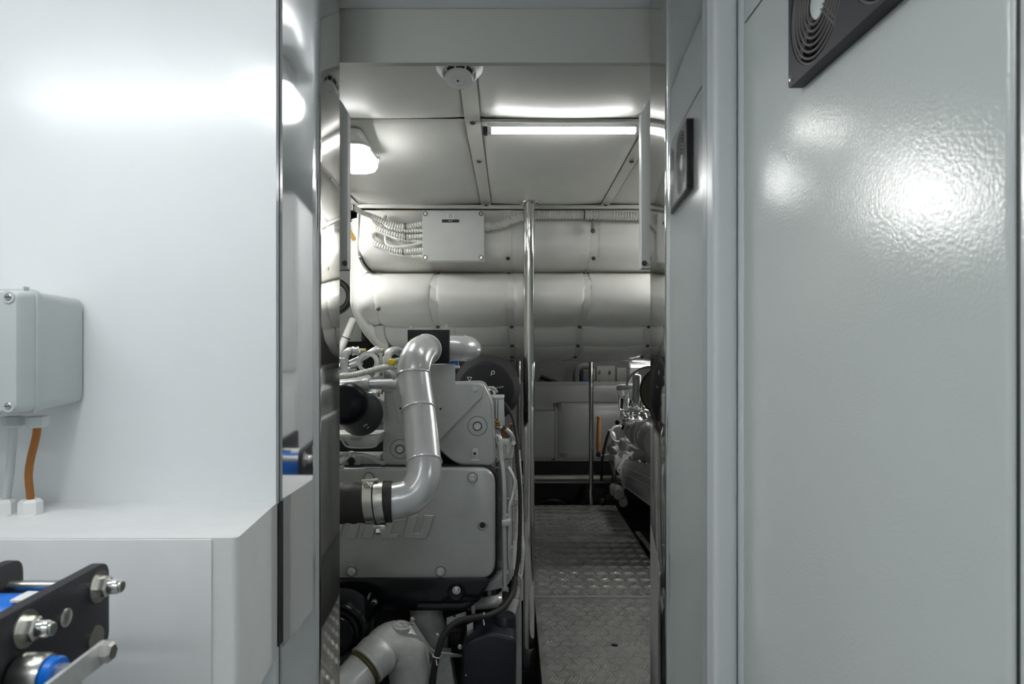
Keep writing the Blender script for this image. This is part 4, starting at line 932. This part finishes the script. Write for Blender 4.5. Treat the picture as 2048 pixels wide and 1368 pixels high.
E(G().prism(pz([(835, 1400), (850, 1345), (870, 1310), (900, 1310), (915, 1400)], 2.22), 2.22, 2.27, 'y', .008), 'bracket', 'cast_grey')
for px, py in ((893, 1266), (842, 1322), (875, 1270), (920, 1293)): E(G().hexbolt(W(px, py, 2.15), BK, .006, .01), 'bolt', 'bolt_steel')
E(G().box(W(900, 1290, 2.2), W(925, 1255, 2.25), .003), 'sensor_block', 'black_paint')
# black canister at lower right
E(G().prism(pz([(924, 1296, 5), (942, 1279, 6), (985, 1266, 8), (1026, 1276, 8), (1033, 1288, 6), (1033, 1420), (921, 1420)], 2.10), 2.10, 2.30, 'y', .010, 3), 'separator_housing', 'navy_black')
E(G().lathe([(.036, 0), (.036, .08), (.032, .086)], W(1009, 1282, 2.2), (0, 0, 1), 28), 'separator_neck', 'navy_black')
E(G().prism(pz([(934, 1250), (946, 1244), (946, 1268), (938, 1282), (934, 1282)], 2.15), 2.15, 2.17), 'hinge', 'bolt_steel')
E(G().lathe([(.003, 0), (.003, .002)], W(932, 1350, 2.10), BK, 10), 'rivet', 'bolt_steel')
# ---- oil filter and fittings, upper left
fa, fb = W(692, 806, 1.92), W(724, 829, 2.14)
E(G().lathe([(.02, -.020), (.042, -.016), (.055, -.006), (.060, .006), (.061, .02), (.062, .10), (.066, .18), (.069, .20), (.069, .215), (.064, .225), (.060, .25)], fa, fb-fa, 40), 'oil_filter', 'filter_gloss', 40)
fd = (fb-fa).normalized(); fm = fa+fd*.11
nv = Vector((.55, -.55, -.62)); nv = (nv-fd*nv.dot(fd)).normalized(); bx_ = nv.cross(fd).normalized()
for s_, q, h_ in (('DC', .10, .016), ('OIL', .135, .010)):
    o_ = fa+fd*q+nv*(.0628+(q-.1)*.08); M_ = Matrix((( fd.x, -bx_.x*-1, nv.x, o_.x), (fd.y, bx_.y, nv.y, o_.y), (fd.z, bx_.z, nv.z, o_.z), (0, 0, 0, 1)))
    text('filter_print', s_, h_, M_, 'pale_print', eng)
E(G().prism(pz([(560, 868), (762, 868, 6), (758, 886, 8), (748, 896, 8), (702, 896), (684, 878), (560, 878)], 2.16), 2.16, 2.26, 'y', .005), 'filter_head', 'cast_grey')
E(G().tube(Q((676, 872, 2.15), (684, 880, 2.15), (698, 894, 2.15), (745, 894, 2.15), (755, 886, 2.15), (757, 876, 2.15)), .0035, 8, .006), 'head_rib', 'engine_light', 60)
text('cast_letters', 'X52307', .012, facing(W(712, 878.5, 2.158)), 'soft_print', eng)
E(G().box(W(560, 934, 2.25), W(768, 903, 2.32), .004), 'intake_casting', 'engine_grey')
c = W(703, 922, 2.245); E(G().lathe([(S(20, 2.24), 0), (S(19, 2.24), .006), (S(11, 2.24), .007), (S(10, 2.24), .002)], c, BK, 32), 'boss', 'engine_grey'); E(G().lathe([(S(9, 2.24), .0), (S(8, 2.24), .004)], c, BK, 6), 'plug_screw', 'ink')
E(G().tube(Q((660, 914, 2.16), (690, 908, 2.16), (712, 909, 2.16), (735, 912, 2.17), (752, 920, 2.2), (768, 928, 2.24)), .0065, 10), 'grey_hose', 'engine_light', 60)
E(G().ribbed(Q((670, 926, 2.13), (684, 921, 2.13), (694, 913, 2.14), (702, 906, 2.15)), .009, .008, .2, 10), 'braided_hose', 'conduit_white', 60)
for px, py in ((692, 909), (708, 911), (684, 934)): E(G().ball(W(px, py, 2.13), .008, 10), 'union', 'engine_light')
E(G().tube(Q((600, 771, 2.18), (680, 772, 2.18), (735, 769, 2.18), (792, 768, 2.2)), .0165, 18), 'rail_pipe', 'engine_light', 60)
E(G().lathe([(.021, 0), (.022, .003), (.022, .018), (.020, .02)], W(727, 770, 2.18), (1, 0, 0), 20), 'pipe_collar', 'engine_light')
E(G().tube(Q((640, 790, 2.2), (690, 780, 2.2), (720, 774, 2.19)), .022, 16), 'branch_pipe', 'engine_light', 60)
E(G().ribbed(Q((640, 758, 2.10), (680, 753, 2.10), (712, 749, 2.10), (740, 742, 2.10), (765, 735, 2.11), (800, 732, 2.14)), .0098, .0065, .17, 12), 'corrugated_hose', 'conduit_white', 60)
E(G().ribbed(Q((770, 742, 2.16), (780, 747, 2.16), (792, 756, 2.16)), .011, .005, .15, 12), 'corrugated_hose', 'conduit_grey', 60)
c = W(737, 725, 2.15); E(G().ring(c, (.12, -1, .1), S(14.5, 2.15), S(21.5, 2.15), .018, 40), 'lifting_eye', 'engine_light'); E(G().torus(c+Vector((0, -.018, 0)), (.12, -1, .1), S(15.5, 2.15), .003, 36, 6), 'eye_rim', 'engine_light')
E(G().prism(pz([(731, 742), (752, 742), (744, 757, 2)], 2.14), 2.14, 2.155), 'eye_tail', 'engine_light')
def elbow(pts, r, nut=True):
    E(G().tube(Q(*pts), r, 14), 'elbow_fitting', 'engine_light', 60)
elbow([(689, 752, 2.12), (689, 728, 2.12), (690, 712, 2.12), (698, 702, 2.13), (716, 702, 2.16)], .0115)
E(G().lathe([(.0145, 0), (.0145, .016), (.012, .018)], W(687, 727, 2.12), (0, 0, 1), 12), 'union_nut', 'engine_light'); E(G().lathe([(.014, 0), (.014, .012)], W(688, 747, 2.12), (0, 0, 1), 6), 'union_nut', 'engine_light')
E(G().lathe([(.0145, 0), (.0145, .006), (.012, .007), (.012, .014), (.0145, .015), (.0145, .02)], W(704, 702, 2.135), (1, .3, 0), 16), 'hose_barb', 'engine_light')
elbow([(700, 727, 2.16), (722, 717, 2.17), (742, 705, 2.18), (754, 698, 2.2), (758, 706, 2.22)], .010)
elbow([(776, 728, 2.13), (776, 712, 2.13), (780, 704, 2.14), (790, 701, 2.16), (800, 704, 2.2)], .0125)
E(G().lathe([(.0135, 0), (.0135, .02), (.011, .024)], W(774, 728, 2.125), (0, 0, 1), 14), 'valve_cap', 'conduit_grey')
E(G().cyl(W(762, 733, 2.16), W(762, 706, 2.16), .006, 10), 'stem', 'engine_light')
for px in (726, 761, 793): E(G().cyl(W(px-5, 703, 2.22), W(px+6, 703, 2.22), .010, 12), 'olive_plug', 'brass_olive')
c = W(785, 724, 2.10); E(G().lathe([(.0065, 0), (.0098, .002), (.0098, .010), (.008, .012)], c, (-.2, -1, .1), 14), 'yellow_cap', 'yellow'); E(G().cyl(c, W(796, 720, 2.14), .008, 10), 'cap_stub', 'engine_light')
E(G().prism(pz([(757, 755), (768, 755), (767, 742, 2), (759, 742, 2)], 2.15), 2.15, 2.156), 'bracket_tab', 'engine_light'); E(G().lathe([(.003, 0), (.003, .0006)], W(763, 749, 2.15), BK, 10), 'tab_hole', 'ink')
E(G().tube(Q((694, 748, 2.15), (700, 742, 2.15), (712, 740, 2.15)), .013, 12), 'tee', 'engine_light', 60)
E(G().tube(Q((700, 733, 2.14), (715, 728, 2.14), (722, 726, 2.15)), .009, 10), 'spigot', 'engine_light')
for i in range(10): 
    px, py = random.uniform(735, 768), random.uniform(783, 798); E(G().cyl(W(px, py, 2.24), W(px+random.uniform(-3, 3), py-9, 2.25), .004, 6), 'injector_lead', 'rust' if i % 3 == 0 else 'engine_light')
E(G().tube(Q((736, 790, 2.2), (746, 787, 2.2), (753, 793, 2.2)), .005, 8), 'loop_pipe', 'engine_light')
E(G().box(W(752, 806, 2.24), W(766, 795, 2.3), .003), 'bracket', 'cast_grey')
E(G().tube(Q((720, 795, 2.22), (745, 800, 2.24), (768, 812, 2.28)), .02, 12), 'manifold_branch', 'engine_light', 60)

# ================================================================== right engine, seen past the jamb from its inboard side
e2 = thing('marine_diesel_engine', 'second silver grey diesel engine half hidden behind the right door jamb', 'engine', (1.45, 3.8, -.3))
def R(g, name, m, ang=35): return g.done(name, m, e2, ang)
R(G().box((1.02, 2.30, .22), (1.85, 5.25, .92), .03), 'crankcase', 'engine_grey')
R(G().box((1.10, 2.4, .90), (1.55, 5.1, 1.06), .04), 'cylinder_head', 'engine_grey')
R(G().box((1.30, 2.4, 1.0), (1.80, 5.1, 1.15), .04), 'cylinder_head', 'engine_grey')
R(G().box((1.0, 2.20, .58), (1.88, 2.31, .91), .02), 'end_cover', 'engine_grey')
for q in (1.1, 1.8): R(G().box((q-.05, 2.5, -.345), (q+.05, 5.2, .24), .01), 'bearer', 'hull_grey')
def slab(P, name, m, th=(.05, 0, -.02), bev=0):
    """closed solid from a far-to-near strip of points"""
    g = G(); n = len(P[0]); th = Vector(th)
    V = [[g.bm.verts.new(p) for p in r] for r in P]; Wv = [[g.bm.verts.new(p+th) for p in r] for r in P]
    for i in range(len(P)-1):
        for j in range(n-1):
            g.bm.faces.new([V[i][j], V[i+1][j], V[i+1][j+1], V[i][j+1]]); g.bm.faces.new([Wv[i][j+1], Wv[i+1][j+1], Wv[i+1][j], Wv[i][j]])
    for i in range(len(P)-1):
        for j in (0, n-1): g.bm.faces.new([V[i][j], V[i+1][j], Wv[i+1][j], Wv[i][j]])
    for j in range(n-1):
        for i in (0, len(P)-1): g.bm.faces.new([V[i][j], V[i][j+1], Wv[i][j+1], Wv[i][j]])
    return R(g, name, m, 30)
yf, yn = 5.15, 4.05
slab([Q((1250, 919, yf), (1246, 934, yf), (1247, 948, yf), (1250, 975, yf)), Q((1330, 930, yn), (1322, 965, yn), (1322, 985, yn), (1330, 1035, yn))], 'valve_cover', 'pipe_paint', (.12, 0, -.03))
R(G().prism(pz([(1243, 921, 2), (1258, 909, 2), (1265, 903), (1268, 905), (1262, 915, 3), (1247, 928), (1246, 945), (1252, 977, 3), (1246, 980), (1240, 950), (1233, 941, 4), (1236, 935)], 5.17), 5.17, 5.19, 'y', .002), 'cover_flange', 'engine_light')
R(G().lathe([(.006, 0), (.006, .0008)], W(1238.5, 940, 5.17), BK, 12), 'flange_hole', 'ink')
R(G().box(W(1228, 942, 5.22), W(1246, 900, 5.5), .02), 'rear_casting', 'engine_grey')
for k in range(6): R(G().tube(Q((1243+k*2, 899-k*2.6, 5.0), (1258+k*3, 893-k*2.2, 4.85), (1276+k*3, 899-k*2, 4.7)), .0075, 8), 'cooling_fin', 'engine_light' if k % 2 else 'engine_grey', 60)
R(G().prism(pz([(1238, 914), (1243, 900, 3), (1260, 906), (1258, 911), (1247, 909), (1244, 917)], 5.0), 5.0, 5.05, 'y', .004), 'bracket', 'engine_light')
# turbocharger body
R(G().tube(Q((1256, 860, 4.75), (1266, 862, 4.68), (1290, 870, 4.5), (1320, 884, 4.3)), [.045, .08, .10, .11], 24), 'turbo_casing', 'engine_grey', 60)
R(G().tube(Q((1284, 858, 4.38), (1275, 868, 4.38), (1278, 885, 4.38), (1288, 905, 4.38)), .006, 8), 'oil_line', 'engine_light', 60)
c = W(1236, 868, 4.85); R(G().torus(c, (0.2, -1, .1), .055, .008, 24, 8), 'turbo_ring', 'engine_light')
# air filter drum
c = W(1330, 783, 4.25); R(G().lathe([(.150, 0), (.157, .003), (.158, .012), (.152, .016), (.152, .22), (.150, .24)], c, (.25, 1, 0), 48), 'air_filter', 'filter_black', 30); R(G().lathe([(.146, 0), (.146, .004)], c+Vector((0, -.004, 0)), (.25, 1, 0), 48), 'filter_face', 'filter_media')
# upright cooler column, bracket arm and clutter of fittings
R(G().lathe([(.020, 0), (.028, .02), (.028, .18), (.018, .19)], W(1273, 806, 4.55), (.01, 0, 1), 18), 'oil_cooler', 'engine_light'); 
for q in (758, 778, 795): R(G().torus(W(1273, q, 4.55), (0, 0, 1), .028, .002, 18, 6), 'cooler_band', 'engine_grey')
R(G().tube(Q((1254, 770, 4.6), (1262, 752, 4.58), (1276, 741, 4.52), (1290, 735, 4.45), (1310, 733, 4.4)), .010, 8), 'vent_line', 'engine_grey', 60)
R(G().cyl(W(1237, 775, 4.75), W(1268, 774, 4.68), .022, 16), 'cross_cylinder', 'engine_grey')
R(G().prism(pz([(1231, 774, 4), (1240, 770, 4), (1249, 789, 3), (1240, 795, 2), (1238, 793)], 4.76), 4.74, 4.76, 'y', .002), 'bracket_arm', 'engine_light')
R(G().tube(Q((1239, 790, 4.75), (1239, 812, 4.75), (1242, 822, 4.73)), .006, 8), 'rod', 'engine_light', 60)
R(G().cyl(W(1255, 815, 4.7), W(1255, 797, 4.7), .011, 10), 'plunger', 'plastic_white')
R(G().cyl(W(1243, 817, 4.72), W(1244, 797, 4.72), .010, 10), 'plunger', 'black_paint')
R(G().tube(Q((1250, 822, 4.65), (1270, 818, 4.6), (1300, 824, 4.5)), .012, 10), 'fuel_rail', 'engine_light', 60)
R(G().prism(pz([(1252, 822), (1262, 813, 3), (1270, 818), (1298, 822), (1298, 826), (1268, 825)], 4.55), 4.55, 4.57, 'y', .003), 'bracket', 'engine_light')
random.seed(21)
for k in range(16):
    px = random.uniform(1240, 1296); py = random.uniform(824, 862); d = 4.75-(px-1240)/60*.3
    R(G().lathe([(.012, 0), (.014, .004), (.014, .02), (.009, .024), (.009, .045)], W(px, py, d), (random.uniform(-.4, .4), random.uniform(-.6, 0), 1), 8), 'injector', random.choice(['engine_light', 'engine_grey', 'black_paint', 'bolt_steel']))
for k in range(7):
    px = random.uniform(1240, 1275); py = random.uniform(832, 850); d = 4.72
    R(G().tube(Q((px, py, d), (px+6, py-12, d), (px+16, py-14, d-.05), (px+22, py+2, d-.1)), .0045, 6), 'injector_line', 'engine_light' if k % 2 else 'bolt_steel', 60)
R(G().tube(Q((1258, 826, 4.7), (1242, 835, 4.75), (1238, 848, 4.75), (1247, 862, 4.7), (1262, 866, 4.65)), .0048, 8), 'breather_line', 'engine_light', 60)
R(G().ball(W(1235, 845, 4.75), .018, 12), 'black_bulb', 'black_gloss')
R(G().lathe([(.030, 0), (.034, .02), (.034, .07), (.026, .08)], W(1248, 900, 4.8), (0, -.1, 1), 16), 'pump_body', 'engine_grey'); R(G().lathe([(.022, 0), (.022, .02)], W(1247, 858, 4.78), (0, 0, 1), 12), 'pump_cap', 'plastic_white')
R(G().lathe([(.02, 0), (.045, .01), (.048, .03), (.03, .06)], W(1222, 903, 5.05), (.6, .5, .6), 16), 'water_pump', 'engine_grey')
R(G().tube(Q((1218, 862, 5.05), (1226, 868, 5.03), (1228, 880, 5.02), (1226, 895, 5.05)), .018, 10), 'pump_elbow', 'engine_grey', 60)
for a, b in (((1247, 934), (1322, 966)), ((1247, 947), (1322, 985)), ((1250, 973), (1330, 1032))): R(G().tube([W(*a, yf-.003), W(*b, yn-.003)], .006, 8), 'cover_ridge', 'engine_light')
for px, py in ((1262, 917), (1278, 924), (1292, 930)): R(G().hexbolt(W(px, py, 4.9-(px-1262)*.014), (-.5, -.5, .7), .012, .016), 'cover_bolt', 'bolt_steel')
for k in range(3): R(G().torus(W(1268+k*13, 863+k*4, 4.66-k*.1), (-.5, 1, .1), .086+k*.008, .004, 28, 6), 'turbo_band', 'engine_light')
for k in range(14):
    px = random.uniform(1246, 1292); py = random.uniform(800, 836); d = 4.72-(px-1246)/46*.2; h = random.uniform(8, 20)
    R(G().cyl(W(px, py, d), W(px+random.uniform(-4, 4), py-h, d), random.choice([.004, .006, .009]), 8), 'small_pipe', random.choice(['engine_light', 'bolt_steel', 'black_paint', 'engine_light', 'rust']))
for k in range(5):
    px = random.uniform(1238, 1270); py = random.uniform(796, 830)
    R(G().tube(Q((px, py, 4.7), (px-5, py+10, 4.72), (px+2, py+20, 4.72), (px+12, py+24, 4.68)), .0038, 6), 'wire', random.choice(['ink', 'engine_light']), 60)
# starter motor and drive parts low down
for px, py, d, r in ((1230, 984, 5.0, .036), (1238, 990, 4.85, .040)): R(G().lathe([(r*.3, -.01), (r*.85, -.006), (r, .006), (r, .16)], W(px, py, d), (.1, 1, 0), 24), 'starter_motor', 'hull_grey')
R(G().lathe([(.028, 0), (.032, .01), (.032, .12)], W(1247, 1006, 4.85), (.1, 1, 0), 20), 'starter_solenoid', 'hull_grey')
for k in range(5): R(G().ball(W(1205+k*9+random.uniform(-3, 3), 1000+random.uniform(-6, 8), 5.3), .03, 10), 'hose_union', 'ink')
R(G().tube(Q((1222, 925, 5.3), (1228, 950, 5.2), (1226, 975, 5.2), (1218, 1000, 5.2)), .02, 10), 'black_hose', 'black_rubber', 60)
